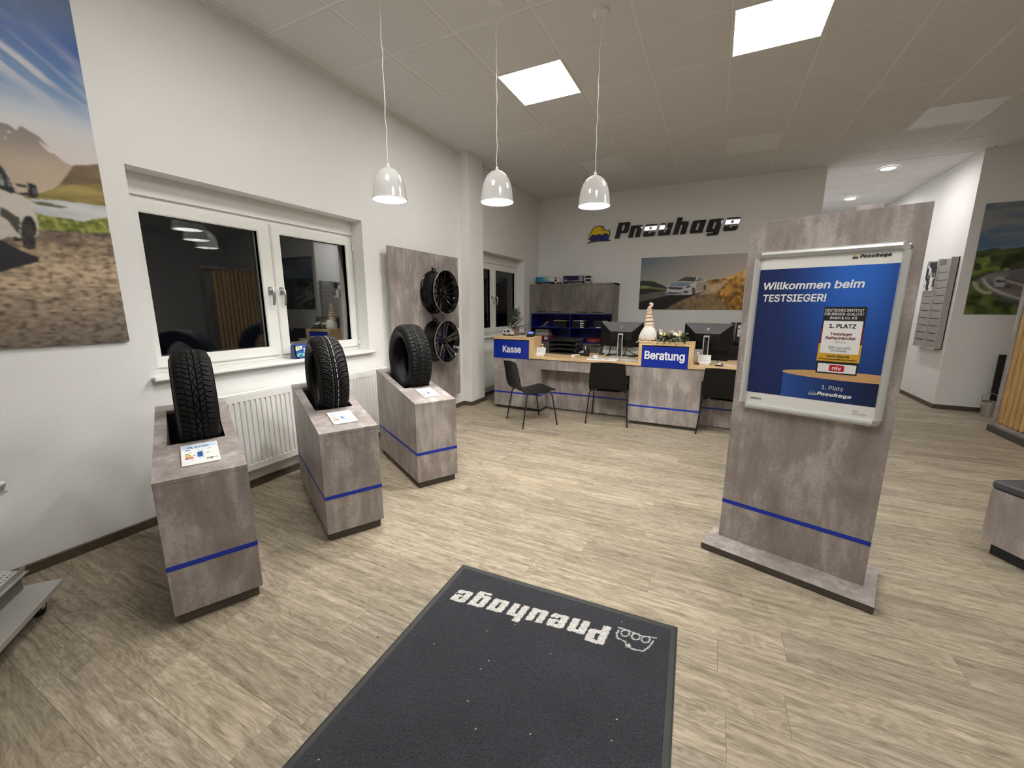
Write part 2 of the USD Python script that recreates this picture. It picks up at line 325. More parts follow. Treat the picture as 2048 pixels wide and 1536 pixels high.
# ceiling: tiles in a grid of bars, 0.625 m apart
CX, T = 0.088, 0.625
LIT = {(2, 1), (5, 1), (8, 1), (2, -3), (5, -3), (8, -3)}
OFF = {(2, 5), (5, 5), (8, 5)}
ceil = tag(UsdGeom.Xform.Define(stage, numbered(ROOT + '/ceiling')), kind='structure')
obj('slab', MB().box(-0.3, X1 + 0.2, Y0 - 0.2, Y1 + 0.2, H + 0.03, H + 0.1), 'ceiling_tile', ceil, False)
def in_view(pts, m=40):
    p = see(pts); p = p[p[:, 2] > 0.05]
    return len(p) > 0 and p[:, 0].max() > -m and p[:, 0].min() < 2048 + m and p[:, 1].max() > -m and p[:, 1].min() < 1536 + m
rest, nt = MB(), 0
for i in range(-1, 16):
    for j in range(-8, 16):
        x0, x1, y0, y1 = CX + T * i, CX + T * (i + 1), T * j, T * (j + 1)
        x0, x1 = max(x0, 0.0), min(x1, X1); y0, y1 = max(y0, Y0), y1
        if x1 - x0 < 0.05 or (i, j) in LIT or (i, j) in OFF: continue
        if x1 <= XC0 - 0.1 and y1 > YB: y1 = YB
        if x0 >= XC1 and y1 > YR: y1 = YR
        if x0 < XC0 < x1 and y0 > YB: x0 = XC0
        if x0 < XC1 < x1 and y0 > YR: x1 = XC1
        if y1 - y0 < 0.05: continue
        g = 0.0115
        a = (x0 + (g if x0 > 0 else 0.012), x1 - g, y0 + g, y1 - g, H - 0.005, H + 0.01)
        hidden = (x1 < XC0 + 0.01 and y0 >= YB) or (x0 > XC1 - 0.01 and y0 >= YR)
        if not hidden and y1 < 8 and in_view([(x, y, H) for x in (x0, x1) for y in (y0, y1)], 0):
            obj('tile', MB().box(*a, 0.003), 'ceiling_tile', ceil, False); nt += 1
        else: rest.box(*a)
p = obj('tile_field', rest, 'ceiling_tile', ceil, False); tag(p, kind='stuff')
for i in range(0, 17):
    x = CX + T * i
    obj('main_runner', MB().box(x - 0.012, x + 0.012, Y0, YB if x < XC0 or x > XC1 else Y1, H - 0.001, H + 0.004), 'ceiling_grid', ceil, False)
for j in range(-7, 16):
    y = T * j
    x0, x1 = (0, X1) if y < YB else (XC0, XC1)
    obj('cross_tee', MB().box(x0, x1, y - 0.012, y + 0.012, H - 0.0005, H + 0.004), 'ceiling_grid', ceil, False)
obj('wall_angle', MB().box(0, 0.018, Y0, YB, H - 0.012, H).box(0, XC0, YB - 0.018, YB, H - 0.012, H).box(XC1, X1, YR - 0.018, YR, H - 0.012, H).box(XC1 - 0.018, XC1, YR, Y1, H - 0.012, H), 'ceiling_grid', ceil, False)
# ceiling lights (each sits in its cell of the grid)
def ceiling_light(i, j, lit, label, group=None):
    c = (CX + T * (i + 0.5), T * (j + 0.5), H); h = 0.305
    t = thing('ceiling_light', label, 'ceiling light', c, 0, group)
    obj('frame', MB().prism(sbox(-h, -h, h, h).difference(sbox(-h + 0.012, -h + 0.012, h - 0.012, h - 0.012)), 0.02, None, (0, 0, -0.012)), 'white_plastic', t, False)
    obj('diffuser', MB().box(-h + 0.012, h - 0.012, -h + 0.012, h - 0.012, -0.008, 0.0), 'lamp_panel' if lit else 'panel_off', t, False)
pm('panel_off', (0.86, 0.86, 0.87), 0.5)
ceiling_light(2, 1, True, 'lit square ceiling panel above and behind the pendant lamps')
ceiling_light(5, 1, True, 'large lit square ceiling panel cut by the top edge of the photo')
for i, j in ((8, 1), (2, -3), (5, -3), (8, -3)): ceiling_light(i, j, True, 'lit square ceiling panel outside the picture, ' + {(8, 1): 'over the seating bench', (2, -3): 'over the motorhome picture', (5, -3): 'right over the entrance mat', (8, -3): 'in the front right corner'}[(i, j)])
ceiling_light(2, 5, False, 'switched-off square ceiling panel behind the rightmost pendant lamp')
ceiling_light(5, 5, False, 'switched-off square ceiling panel above the company sign on the back wall')
ceiling_light(8, 5, False, 'switched-off bright square ceiling panel before the corridor')
def downlight(x, y, label):
    t = thing('downlight', label, 'ceiling light', (x, y, H - 0.008))
    obj('trim_ring', MB().lathe([(0.115, 0), (0.115, -0.008), (0.085, -0.012), (0.085, 0)], 32, closed=True), 'white_plastic', t)
    obj('diffuser', MB().lathe([(0, -0.0045), (0.0855, -0.004), (0.0855, -0.001), (0, -0.001)][::-1], 32), 'downlight_glow', t)
downlight(5.40, 5.35, 'nearer of two round lit corridor downlights')
downlight(5.40, 7.28, 'farther of two round lit corridor downlights, just over the poster stand')
# floor: vinyl planks laid along x
PW, PL, GY = 0.18, 1.22, -0.612
floor = tag(UsdGeom.Xform.Define(stage, numbered(ROOT + '/floor')), kind='structure')
rng = np.random.default_rng(11)
JOINT = {-4: 3.415, -3: 3.677, -6: 3.441, -7: 1.878, -9: 2.093, -2: 3.09, -1: 2.683, 1: 2.805, -8: 1.33}
def in_mat(x, y): return False
field, ftone, count = MB(), [], 0
rows = range(int((Y0 - GY) / PW) - 1, int((Y1 - GY) / PW) + 1)
for r in rows:
    y0, y1 = GY + r * PW, GY + (r + 1) * PW
    x = (JOINT.get(r, rng.uniform(0, PL)) % PL) - PL
    while x < X1:
        x0, x1 = max(x, 0.0), min(x + PL, X1); x += PL
        v = float(np.clip(rng.normal(1.0, 0.085), 0.8, 1.2)); w = rng.uniform(0.955, 1.0); tone = (rng.uniform(0, 1), v, v * w)
        if x1 - x0 < 0.02: continue
        m = MB().box(x0 + 0.0003, x1 - 0.0003, y0 + 0.0003, y1 - 0.0003, -0.004, 0.0, 0.0005)
        behind = (0.5 < x0 and x1 < 3.9 and y0 > 2.45) or (y0 > YB and (x1 < XC0 or x0 > XC1)) or x0 > 6.5
        if not behind and y1 < 4.2 and y0 < 4.0 and in_view([(a, b, 0) for a in np.linspace(x0, x1, 5) for b in (y0, y1)], 0):
            obj('plank', m, 'plank', floor, False, {'tone': np.tile(tone, (24, 1))}); count += 1
        else: field.v.append(m.v[0]); field.f.append(m.f[0] + field.n); field.n += 24; ftone.append(np.tile(tone, (24, 1)))
tag(obj('plank_field', field, 'plank', floor, False, {'tone': np.vstack(ftone)}), kind='stuff')
obj('subfloor', MB().box(-0.36, X1 + 0.2, Y0 - 0.2, Y1 + 0.2, -0.08, -0.0035), 'plinth', floor, False)
print('planks', count, 'tiles', nt)
# windows: frame, two sashes with double glazing, handles
def window(k, y0, y1, z0, z1, sashes, box_h):
    o = np.array([-0.15, (y0 + y1) / 2, z0])
    w = tag(thing(f'window_{k}', None, None, o), kind='structure')
    fr = sbox(y0, z0, y1, z1)
    for a, b in sashes: fr = fr.difference(sbox(a + 0.02, z0 + 0.055, b - 0.02, z1 - box_h - 0.05))
    obj('window_frame', MB().prism(fr, 0.07, YZ, (-0.235, 0, 0)), 'white_plastic', w, False, org=o)
    obj('shutter_box', MB().box(-0.23, -0.146, y0, y1, z1 - box_h + .004, z1, 0.002), 'white_plastic', w, org=o)
    for a, b in sashes:
        zb, zt = z0 + 0.035, z1 - box_h - 0.025; g = 0.078
        ring = sbox(a, zb, b, zt).difference(sbox(a + g, zb + g, b - g, zt - g))
        lip = sbox(a + g - 0.012, zb + g - 0.012, b - g + 0.012, zt - g + 0.012).difference(sbox(a + g, zb + g, b - g, zt - g))
        s = obj('sash', MB().prism(ring, 0.065, YZ, (-0.215, 0, 0)).prism(ring.buffer(-0.006, join_style=2), 0.004, YZ, (-0.15, 0, 0)), 'white_plastic', w, False, org=o)
        obj('gasket', MB().prism(lip, 0.03, YZ, (-0.192, 0, 0)), 'black_rubber', s, False, org=o)
        for x in (-0.180, -0.200):
            obj('glass', MB().box(x - 0.004, x, a + g - 0.004, b - g + 0.004, zb + g - 0.004, zt - g + 0.004), 'window_glass', s, False, org=o)
    return w, o
w1, o1 = window(1, -1.617, 0.245, 1.0, 2.306, [(-1.602, -0.668), (-0.632, 0.232)], 0.14)
w2, o2 = window(2, 2.455, 4.19, 0.985, 2.30, [(2.47, 3.235), (3.27, 4.175)], 0.14)
def window_handle(w, o, y, z):
    m = MB().box(-0.148, -0.136, y - 0.016, y + 0.016, z - 0.035, z + 0.035, 0.004).cyl((-0.138, y, z + 0.008), (-0.10, y, z + 0.008), 0.011)
    m.tube([(-0.105, y, z + 0.012), (-0.098, y, z - 0.005), (-0.096, y, z - 0.04), (-0.100, y, z - 0.09), (-0.108, y, z - 0.118)], [0.011, 0.012, 0.0115, 0.011, 0.009], 12)
    obj('handle', m, 'steel', w, org=o, label='brushed metal window handle')
window_handle(w1, o1, -0.695, 1.585); window_handle(w1, o1, -0.592, 1.585); window_handle(w2, o2, 3.20, 1.60); window_handle(w2, o2, 3.31, 1.60)
obj('hinge', MB().cyl((-0.14, 0.236, 1.06), (-0.14, 0.236, 1.10), 0.007).cyl((-0.14, 0.236, 2.02), (-0.14, 0.236, 2.10), 0.007), 'white_plastic', w1, org=o1)
for k, (y0, y1, z) in enumerate(((-1.66, 0.285, 1.0), (2.455, 4.23, 0.985))):
    m = MB().box(-0.16, 0.045, y0, y1, z - 0.022, z, 0.004)
    m.tube([(0.040, y0, z - 0.02), (0.040, y1, z - 0.02)], 0.012, 12)
    tag(obj('window_sill', m, 'white_enamel'), kind='structure')
# radiators under the windows
def radiator(y0, y1, z0, z1, label):
    o = (0.06, (y0 + y1) / 2, z0)
    t = thing('radiator', label, 'radiator', o)
    m = MB().box(0.058, 0.082, y0, y1, z0, z1, 0.004).box(0.082, 0.09, y0, y1, z1 - 0.055, z1, 0.003).box(0.082, 0.09, y0, y1, z0, z0 + 0.055, 0.003)
    n = int(round((y1 - y0) / 0.0405)); p = (y1 - y0) / n
    for k in range(n): m.box(0.082, 0.09, y0 + k * p + 0.011, y0 + (k + 1) * p - 0.0 if k == n - 1 else y0 + (k + 1) * p - 0.003, z0 + 0.05, z1 - 0.05, 0.004)
    m.box(0.082, 0.09, y0, y0 + 0.012, z0, z1, 0.002)
    obj('front_panel', m, 'white_enamel', t, org=o)
    obj('back_panel', MB().box(0.02, 0.032, y0 + 0.01, y1 - 0.01, z0, z1, 0.003), 'white_enamel', t, org=o)
    g = MB().box(0.016, 0.088, y0, y1, z1 + 0.002, z1 + 0.006, 0.001)
    obj('top_grille', g, 'white_enamel', t, org=o)
    obj('side_cover', MB().box(0.016, 0.09, y0 - 0.003, y0, z0, z1 + 0.006, 0.001).box(0.016, 0.09, y1, y1 + 0.003, z0, z1 + 0.006, 0.001), 'white_enamel', t, org=o)
    for q in (y0 + .2, y1 - .23): obj('wall_bracket', MB().box(0, 0.03, q, q + .03, z0 + 0.05, z1 - 0.05), 'white_enamel', t, org=o)
    obj('valve', MB().cyl((0.05, y1 - 0.05, z1 + 0.004), (0.05, y1 - 0.05, z1 + 0.03), 0.012), 'white_enamel', t, org=o)
radiator(-1.32, 0.40, 0.17, 0.79, 'white ribbed radiator under the large window behind the tyre pedestals')
radiator(2.50, 4.10, 0.17, 0.77, 'white ribbed radiator between pillar and service counter')
# ------------------------------------------------------------------ company lettering and emblem
def rb(x0, y0, x1, y1, r, corners='abcd'):
    """A box with rounded corners: a lower-left, b lower-right, c upper-right, d upper-left."""
    p = sbox(x0, y0, x1, y1); q = sbox(x0 + r, y0 + r, x1 - r, y1 - r).buffer(r, 8)
    for k, (cx, cy) in dict(a=(x0, y0), b=(x1 - r, y0), c=(x1 - r, y1 - r), d=(x0, y1 - r)).items():
        if k not in corners: q = q.union(sbox(cx, cy, cx + r, cy + r))
    return q.intersection(p)
def word_shape():
    """The company's name as slanted square letters; baseline 0, x-height 0.2, capital 0.27, 2.0 long."""
    L = {}
    L['P'] = sbox(0, 0, .088, .27).union(rb(0, .085, .215, .27, .03, 'bc')).difference(sbox(.085, .13, .128, .225))
    L['n'] = rb(0, 0, .205, .2, .03, 'c').difference(sbox(.085, -.01, .12, .152))
    L['e'] = rb(0, 0, .205, .2, .03).difference(sbox(.082, .112, .118, .156)).difference(sbox(.082, .045, .118, .088)).difference(sbox(.11, .068, .21, .088))
    L['u'] = rb(0, 0, .205, .2, .03, 'a').difference(sbox(.085, .046, .12, .21))
    L['h'] = rb(0, 0, .205, .2, .03, 'c').difference(sbox(.085, -.01, .12, .152)).union(sbox(0, 0, .085, .27))
    L['a'] = rb(0, 0, .205, .2, .03, 'ad').difference(sbox(.085, .046, .12, .154))
    L['g'] = rb(0, 0, .205, .2, .03, 'ad').difference(sbox(.085, .046, .12, .154)).union(rb(.118, -.055, .205, .1, .02, 'b')).union(sbox(.03, -.055, .15, -.022))
    out = []
    for k, c in enumerate('Pneuhage'):
        x = [0, .242, .493, .744, .994, 1.256, 1.508, 1.762][k]
        out.append(affinity.translate(L[c], x, 0))
    return [affinity.affine_transform(p, [1, .235, 0, 1, 0, 0]) for p in out]
WORD = word_shape()
# the emblem next to it, in metres from the left end of its ground line
EMB = [tuple(at(1160 + x / 6.0235, 420 + y / 6.0235, 1, 4.85)[[0, 2]]) for x, y in
       [(106, 352), (112, 325), (122, 305), (146, 250), (165, 222), (188, 208), (238, 194), (266, 200), (280, 206), (290, 226), (302, 250), (325, 249), (342, 246), (352, 242), (358, 252), (354, 266), (360, 285), (352, 305), (335, 318), (310, 330), (200, 345), (135, 350)]]
EWH = [(tuple(at(1160 + x / 6.0235, 420 + y / 6.0235, 1, 4.85)[[0, 2]]), r) for x, y, r in ((165, 342, .058), (229, 334, .058), (305, 328, .062))]
EGR = [tuple(at(1160 + x / 6.0235, 420 + y / 6.0235, 1, 4.85)[[0, 2]]) for x, y in [(94, 398), (130, 384), (200, 372), (290, 368), (360, 366)]]
EEAR = [tuple(at(1160 + x / 6.0235, 420 + y / 6.0235, 1, 4.85)[[0, 2]]) for x, y in [(285, 196), (262, 215), (258, 232), (268, 246), (278, 240)]]
E0 = np.array([1.01, 2.672])
EMB, EGR, EEAR = [np.array(p) - E0 for p in (EMB, EGR, EEAR)]; EWH = [(np.array(c) - E0, r) for c, r in EWH]
def emblem_shapes():
    body = Polygon(EMB).buffer(0.012, 4).buffer(-0.012, 4)
    return body, body.buffer(0.009).difference(body.buffer(-0.004)), LineString(EGR).buffer(0.008), LineString(EEAR).buffer(0.006)

# ------------------------------------------------------------------ tyre pedestals
PEDS = [(1.25, -2.029, -.428), (1.316, -1.245, -.488), (1.335, -.393, -.512)]
PW_, PLN, HF, HB = 0.35, 1.009, 0.71, 0.854
SL = (HB - HF) / PLN
def ztop(a): return HF - SL * a
def pedestal(k, label):
    x, y, th = PEDS[k]; t = thing('tyre_pedestal', label, 'display pedestal', (x, y, 0), th, 'tyre display pedestals')
    h = PW_ / 2; s0, s1, sw = -0.90, -0.385, 0.122
    def wedge(m, a0, a1, b0, b1, zb, off):                      # a box whose top follows the slope
        pts = [(a, b, z) for a in (a0, a1) for b in (b0, b1) for z in (zb, ztop(a) + off)]
        return m.hull(pts)
    e = 0.019
    body = MB()
    wedge(body, -e, 0, -h, h, 0.055, -e); wedge(body, -PLN, -PLN + e, -h, h, 0.055, -e)
    wedge(body, -PLN + e, -e, -h, -h + e, 0.055, -e); wedge(body, -PLN + e, -e, h - e, h, 0.055, -e)
    body.box(-PLN + e, -e, -h + e, h - e, 0.055, 0.075)
    obj('body', body, 'concrete', t, False)
    top = MB()
    def slab(a0, a1, b0, b1): top.hull([(a, b, ztop(a) + z) for a in (a0, a1) for b in (b0, b1) for z in (-e + 0.0012, 0)])
    slab(s1, 0.001, -h, h); slab(-PLN, s0, -h, h); slab(s0, s1, -h, -sw); slab(s0, s1, sw, h)
    obj('top_panel', top, 'concrete', t, False)
    w = MB()
    for b0, b1 in ((-sw - 0.012, -sw), (sw, sw + 0.012)): w.hull([(a, b, z) for a in (s0, s1) for b in (b0, b1) for z in (0.3, ztop(a) - e)])
    for a0, a1 in ((s0 - 0.012, s0), (s1, s1 + 0.012)): w.hull([(a, b, z) for a in (a0, a1) for b in (-sw - .012, sw + .012) for z in (0.3, ztop(a) - e)])
    w.box(s0, s1, -sw, sw, 0.55, 0.56)
    obj('slot_lining', w, 'plinth', t, False)
    obj('plinth', MB().box(-PLN + 0.017, -0.017, -h + 0.017, h - 0.017, 0, 0.055), 'plinth', t, False)
    z0, z1 = 0.283, 0.306
    obj('stripe', MB().box(-0.0003, 0.0012, -h - 0.001, h + 0.001, z0, z1).box(-PLN, 0, -h - 0.0012, -h + 0.0003, z0, z1).box(-PLN, 0, h - 0.0003, h + 0.0012, z0, z1), 'stripe_blue', t, False, label='thin blue stripe')
    return t
pedestal(0, 'sloped concrete-look pedestal nearest the camera, under the white card with big dark heading')
pedestal(1, 'middle concrete-look tyre pedestal, in front of the radiator and the blue package')
pedestal(2, 'concrete-look tyre pedestal farthest from the camera, in front of the wheel rim panel')
def sm(x, a, b): t = np.clip((x - a) / (b - a), 0, 1); return t * t * (3 - 2 * t)
def tyre(k, a, b, z, R, W, rim, pattern, label):
    x, y, th = PEDS[k]; c, s = math.cos(th), math.sin(th)
    t = thing('tyre', label, 'tyre', (x + a * c - b * s, y + a * s + b * c, z), th, 'tyres on the display pedestals')
    N, NB = 960, 84; tw = W * 0.40
    B = np.linspace(-tw, tw, NB); A = np.arange(N) / N * 2 * PI
    aa, bb = np.meshgrid(A, B, indexing='ij'); u = bb / tw; au = np.abs(u)
    line = lambda ph, w: 1 - sm(np.abs((ph + 0.5) % 1.0 - 0.5), w * 0.6, w)          # 1 in a groove at whole phases
    circ = lambda c0, w: 1 - sm(np.abs(u - c0), w * 0.6, w)
    n = 62; q = aa * n / (2 * PI)
    if pattern == 0:
        zz = 0.09 * np.abs((q * 0.5 % 1.0) * 2 - 1) - 0.045
        g = np.maximum.reduce([circ(-0.17, 0.022), circ(0.17, 0.022), circ(-0.56, 0.016), circ(0.52, 0.02)])
        g = np.maximum(g, line(q * 0.95 + 1.5 * u, 0.075) * (u < -0.17) * (u > -0.58)); g = np.maximum(g, line(q * 0.95 - 1.3 * u, 0.075) * (u > 0.17) * (u < 0.54))
        g = np.maximum(g, line(q * 0.95 + 0.15 * np.sin(u * 9), 0.075) * (au > 0.52)); g = np.maximum(g, 0.8 * (1 - sm(np.abs(u - zz * 2.4), 0.012, 0.03)) * (au < 0.17))
        g = np.maximum(g, 0.25 * line(q * 3.8 + 0.2 * np.sin(u * 30), 0.16) * (au > 0.2))
    elif pattern == 1:
        cur = 1.9 * (1 - (1 - au) ** 2)
        g = np.maximum.reduce([line(q * 0.8 - cur, 0.13) * sm(au, 0.1, 0.16), circ(-0.1, 0.022), circ(0.1, 0.022), circ(0.0, 0.012)])
        g = np.maximum(g, 0.4 * line(q * 0.8 - cur + 0.5, 0.07) * (au > 0.2)); g = np.maximum(g, 0.5 * line(q * 2.4, 0.2) * (au < 0.16))
    else:
        cur = 1.7 * np.minimum(au, 0.62) / 0.62
        g = np.maximum.reduce([line(q * 0.85 - cur, 0.12), circ(-0.55, 0.025), circ(0.55, 0.025), circ(-0.24, 0.02) * line(q * .85 - cur + .5, .4), circ(0.24, 0.02) * line(q * .85 - cur + .5, .4)])
        g = np.maximum(g, 0.4 * line(q * 2.6 + 0.25 * np.sin(u * 40) - cur, 0.15))
    r = R - 0.008 * g - 0.012 * au ** 4
    P = np.stack([r * np.cos(aa), bb, r * np.sin(aa)], -1)
    col = np.full(P.shape, 0.0062); col[g > 0.5] = 0.0025
    if pattern == 1:
        dash = ((q * 3.2) % 1 > 0.28) & (g < 0.55)
        col[(np.abs(u - 0.2) < 0.022) & dash] = 0.75
        col[(np.abs(u + 0.2) < 0.022) & ((q * 1.6) % 1 > 0.5) & (g < 0.5)] = 0.28
    if pattern == 2: col[(np.abs(u - 0.12) < 0.1) & (g < 0.3) & (aa > 0.9) & (aa < 1.7)] *= 1.6
    i, j = np.meshgrid(np.arange(N), np.arange(NB - 1), indexing='ij'); i2 = (i + 1) % N
    f = np.stack([i * NB + j, i2 * NB + j, i2 * NB + j + 1, i * NB + j + 1], -1).reshape(-1, 4)
    obj('tread', MB().add(P.reshape(-1, 3), f[:, ::-1]), 'rubber_print', t, True, {'pic': col.reshape(-1, 3)})
    Ry = np.array([[1.0, 0, 0], [0, 0, 1], [0, -1, 0]])        # lathe axis z -> y
    e = R - 0.0125
    side = []
    for fz in (-1, 1):
        pr_ = [(e, tw), (e - 0.006, tw + 0.006), (R - 0.032, W / 2 - 0.006), (R - 0.05, W / 2 - 0.001), ((R + rim) / 2 + 0.008, W / 2), ((R + rim) / 2 + 0.005, W / 2 + 0.0015), ((R + rim) / 2, W / 2 + 0.0015), ((R + rim) / 2 - 0.003, W / 2), (rim + 0.03, W / 2 - 0.008), (rim + 0.018, W / 2 - 0.016), (rim + 0.012, W / 2 - 0.013), (rim + 0.004, W / 2 - 0.02), (rim, W / 2 - 0.03)]
        side.append([(r_, fz * b_) for r_, b_ in pr_])
    inner = [(rim + 0.004, 1), (rim + 0.03, 1.05), (R - 0.04, 0.9), (R - 0.022, 0.55)]
    il = [(r_, -b_ * (W / 2 - 0.035)) for r_, b_ in inner]; ir = [(r_, b_ * (W / 2 - 0.035)) for r_, b_ in inner[::-1]]
    prof = side[0] + il + ir + side[1][::-1]
    m = MB().lathe(prof, 120, Ry)
    obj('sidewall', (m.v[0], m.f[0][:, ::-1]), 'black_rubber', t, 40)
    return t
tyre(0, -.615, .021, .938, .286, .180, .178, 0, 'narrow black winter tyre on the nearest pedestal, tread facing the camera')
tyre(1, -.618, .010, .952, .297, .192, .195, 1, 'black tyre with a dotted white line round its tread, on the middle pedestal')
tyre(2, -.615, .024, .982, .316, .206, .205, 2, 'widest black tyre, turned to show its open hub, before the wheel rims')
# information cards lying on the pedestals
def info_card(k, a0, a1, b0, b1, label, heading):
    x, y, th = PEDS[k]; c, s = math.cos(th), math.sin(th); a, b = (a0 + a1) / 2, (b0 + b1) / 2
    t = thing('info_card', label, 'card', (x + a * c - b * s, y + a * s + b * c, ztop(a) + 0.001), th, 'info cards before the tyres')
    la, lb = (a1 - a0) / 2, (b1 - b0) / 2
    tilt = math.atan(SL)
    R = ry(tilt) @ np.array([[0.0, -1, 0], [1, 0, 0], [0, 0, 1]])       # card x -> pedestal b, card y -> up the slope
    obj('sheet', MB().box(-lb, lb, -la, la, 0, 0.006, 0.0008, R=R), 'paper', t, False)
    def ink(name, mat, *boxes):
        m = MB()
        for q in boxes: m.box(q[0] * lb, q[2] * lb, q[1] * la, q[3] * la, 0.006, 0.0064, R=R)
        obj(name, m, mat, t, False)
    ink('header_band', 'ink_pale_blue', (-.95, .52, .95, .95) if k == 0 else (-.9, .62, .9, .8))
    ink('energy_label', 'ink_blue', (-.78, .38, -.5, .46)); ink('energy_label', 'ink_pale_blue', (-.72, -.5, -.5, -.42), (-.1, -.5, .2, .2), (-.2, .3, .3, .36))
    ink('energy_label', 'ink_gold', (-.8, -.15, -.5, -.05), (-.8, -.3, -.42, -.2)); ink('energy_label', 'ink_green', (-.8, 0.0, -.6, .08)); ink('energy_label', 'ink_red', (-.8, -.45, -.38, -.34))
    ink('energy_label', 'ink_blue', (-.16, -.38, .12, .12)); ink('fine_print', 'ink_grey', (.4, .3, .62, .36), (.3, -.1, .5, -.04), (.55, -.68, .9, -.6), (-.4, -.2, -.25, -.14), (-.6, .12, -.45, .18), (-.5, -.62, -.38, -.56))
    m = MB()
    if heading:
        m.text(heading, 0.017, R, R @ np.array([-.68 * lb, .58 * la, .006]), True, 0.3, 0.0006, 0.09)
        m.text('68', 0.016, R, R @ np.array([.25 * lb, -.72 * la, .006]), True, 0, 0.0006)
        obj('lettering', m, 'ink_black', t, False)
    else:
        ink('heading_bar', 'ink_grey', (-.8, .74, -.05, .86)); ink('price_digits', 'ink_grey', (.2, -.6, .26, -.42), (.34, -.6, .4, -.42), (.48, -.6, .54, -.42))
info_card(0, -.33, -.097, -.069, .08, 'white card with a bold heading and energy label, on the nearest pedestal', 'PLATIN')
info_card(1, -.302, -.097, -.068, .08, 'white tyre info card on the middle pedestal', None)
info_card(2, -.318, -.102, -.052, .088, 'white tyre info card on the farthest pedestal', None)

# ------------------------------------------------------------------ wheel rim panel on the left wall
PXW = 0.10
t = thing('wheel_display', 'tall concrete-look wall panel that carries two wheel rims', 'display panel', (PXW, 1.15, 1.165))
o = (PXW, 1.15, 1.165)
obj('board', MB().box(PXW - 0.022, PXW, 0.492, 1.815, 0.235, 2.095, 0.0015), 'concrete', t, False, org=o)
obj('batten', MB().box(0, PXW - 0.022, 0.62, 0.66, 0.3, 2.0), 'white_matte', t, False, org=o)
obj('batten', MB().box(0, PXW - 0.022, 1.64, 1.68, 0.3, 2.0), 'white_matte', t, False, org=o)
for z in (1.62, 1.02):
    obj('price_tag', MB().box(PXW, PXW + 0.004, 1.74, 1.812, z - 0.14, z + 0.14, 0.001), 'paper', t, False, org=o, label='white card beside the wheel rim')
def wheel(y, z, kind, label):
    R = 0.262; xf = 0.315; t = thing('alloy_wheel', label, 'wheel rim', (xf, y, z)); L = 0.20
    RX = np.array([[0.0, 0, 1], [1, 0, 0], [0, 1, 0]])          # lathe axis z -> x
    prof = [(R - .012, .0), (R, -.002), (R + .003, -.008), (R, -.016), (R - .014, -.022), (R - .028, -.04), (R - .05, -.075), (R - .052, -.13), (R - .03, -.16), (R - .025, -.178), (R - .006, -.186), (R, -.192), (R, -.2), (R - .012, -.204)]
    back = [(R - .02, -.195), (R - .036, -.17), (R - .06, -.13), (R - .058, -.07), (R - .036, -.035), (R - .02, -.012)]
    m = MB().lathe(prof + back, 96, RX, closed=True); obj('barrel', (m.v[0], m.f[0]), 'black_wheel', t, 40)
    lip = MB().lathe([(R + .0035, -.006), (R + .003, -.001), (R - .001, .001), (R - .004, .0005), (R - .004, -.001)], 96, RX); obj('lip', lip, 'machined', t, 40, label='bright outer lip')
    hub = MB().lathe([(0, -.03), (.030, -.031), (.034, -.036), (.034, -.05), (.07, -.056), (.078, -.07), (.075, -.09), (0, -.09)], 40, RX); obj('hub', hub, 'black_wheel', t, 40)
    obj('cap', MB().lathe([(0, -.026), (.022, -.027), (.026, -.032), (0, -.034)], 28, RX), 'gunmetal' if kind else 'black_gloss', t)
    if kind == 0:
        bl = MB().lathe([(.03, -.0275), (.030, -.029)], 20, RX)
        for i in range(15):
            a = i * 2 * PI / 15; m = MB(); w0, w1 = .010, .007
            n = 6; rr = np.linspace(.05, R - .022, n); xx = -.062 + .05 * ((rr - .05) / (R - .072)) ** 1.5
            for j in range(n - 1):
                q = [(xx[jj] - d, sgn * (w0 + (w1 - w0) * jj / n), rr[jj]) for jj in (j, j + 1) for sgn in (-1, 1) for d in (0, .022)]
                m.hull(q, rx(a))
            obj('spoke', m, 'black_wheel', t, 30)
        obj('logo', MB().box(-.0255, -.0245, -.012, .012, -.003, .003).box(-.0255, -.0245, -.003, .003, -.012, .002), 'machined', t, False)
    else:
        for i in range(5):
            a = i * 2 * PI / 5; m, edge = MB(), MB()
            for sgn in (-1, 1):
                n = 7; rr = np.linspace(.045, R - .015, n); xx = -.05 + .044 * ((rr - .045) / (R - .06)) ** 1.3
                c0 = sgn * np.interp(rr, [.045, .12, R - .015], [.014, .022, .036]); hw = np.interp(rr, [.045, .15, R - .015], [.011, .012, .017])
                for j in range(n - 1):
                    m.hull([(xx[jj] - d, c0[jj] + s_ * hw[jj], rr[jj]) for jj in (j, j + 1) for s_ in (-1, 1) for d in (0.002, .026)], rx(a))
                    for s_ in (-1, 1):
                        outer = (s_ == sgn); wd = .0035 if outer else .002
                        edge.hull([(xx[jj] - d, c0[jj] + s_ * (hw[jj] - e_), rr[jj]) for jj in (j, j + 1) for e_ in (0, wd) for d in (0, .0035)], rx(a))
            sp = obj('spoke', m, 'gunmetal', t, 30); obj('cut_edge', edge, 'machined', sp, False, label='bright machined spoke edge')
        for i in range(5):
            a = i * 2 * PI / 5 + PI / 5; obj('bolt_hole', MB().cyl((-.058, .048 * math.sin(a), .048 * math.cos(a)), (-.053, .048 * math.sin(a), .048 * math.cos(a)), .009), 'gunmetal', t)
    obj('hook', MB().tube([(PXW - xf, 0, R + .015), (PXW - xf + .05, 0, R + .02), (PXW - xf + .06, 0, R - .0), (PXW - xf + .075, 0, R - .03)], .011, 10).box(PXW - xf, PXW - xf + .006, -.014, .014, R - .02, R + .05, .002), 'black_metal', t, label='black wall hook over the wheel rim')
wheel(1.245, 1.625, 0, 'upper gloss black multi-spoke wheel rim on the wall panel')
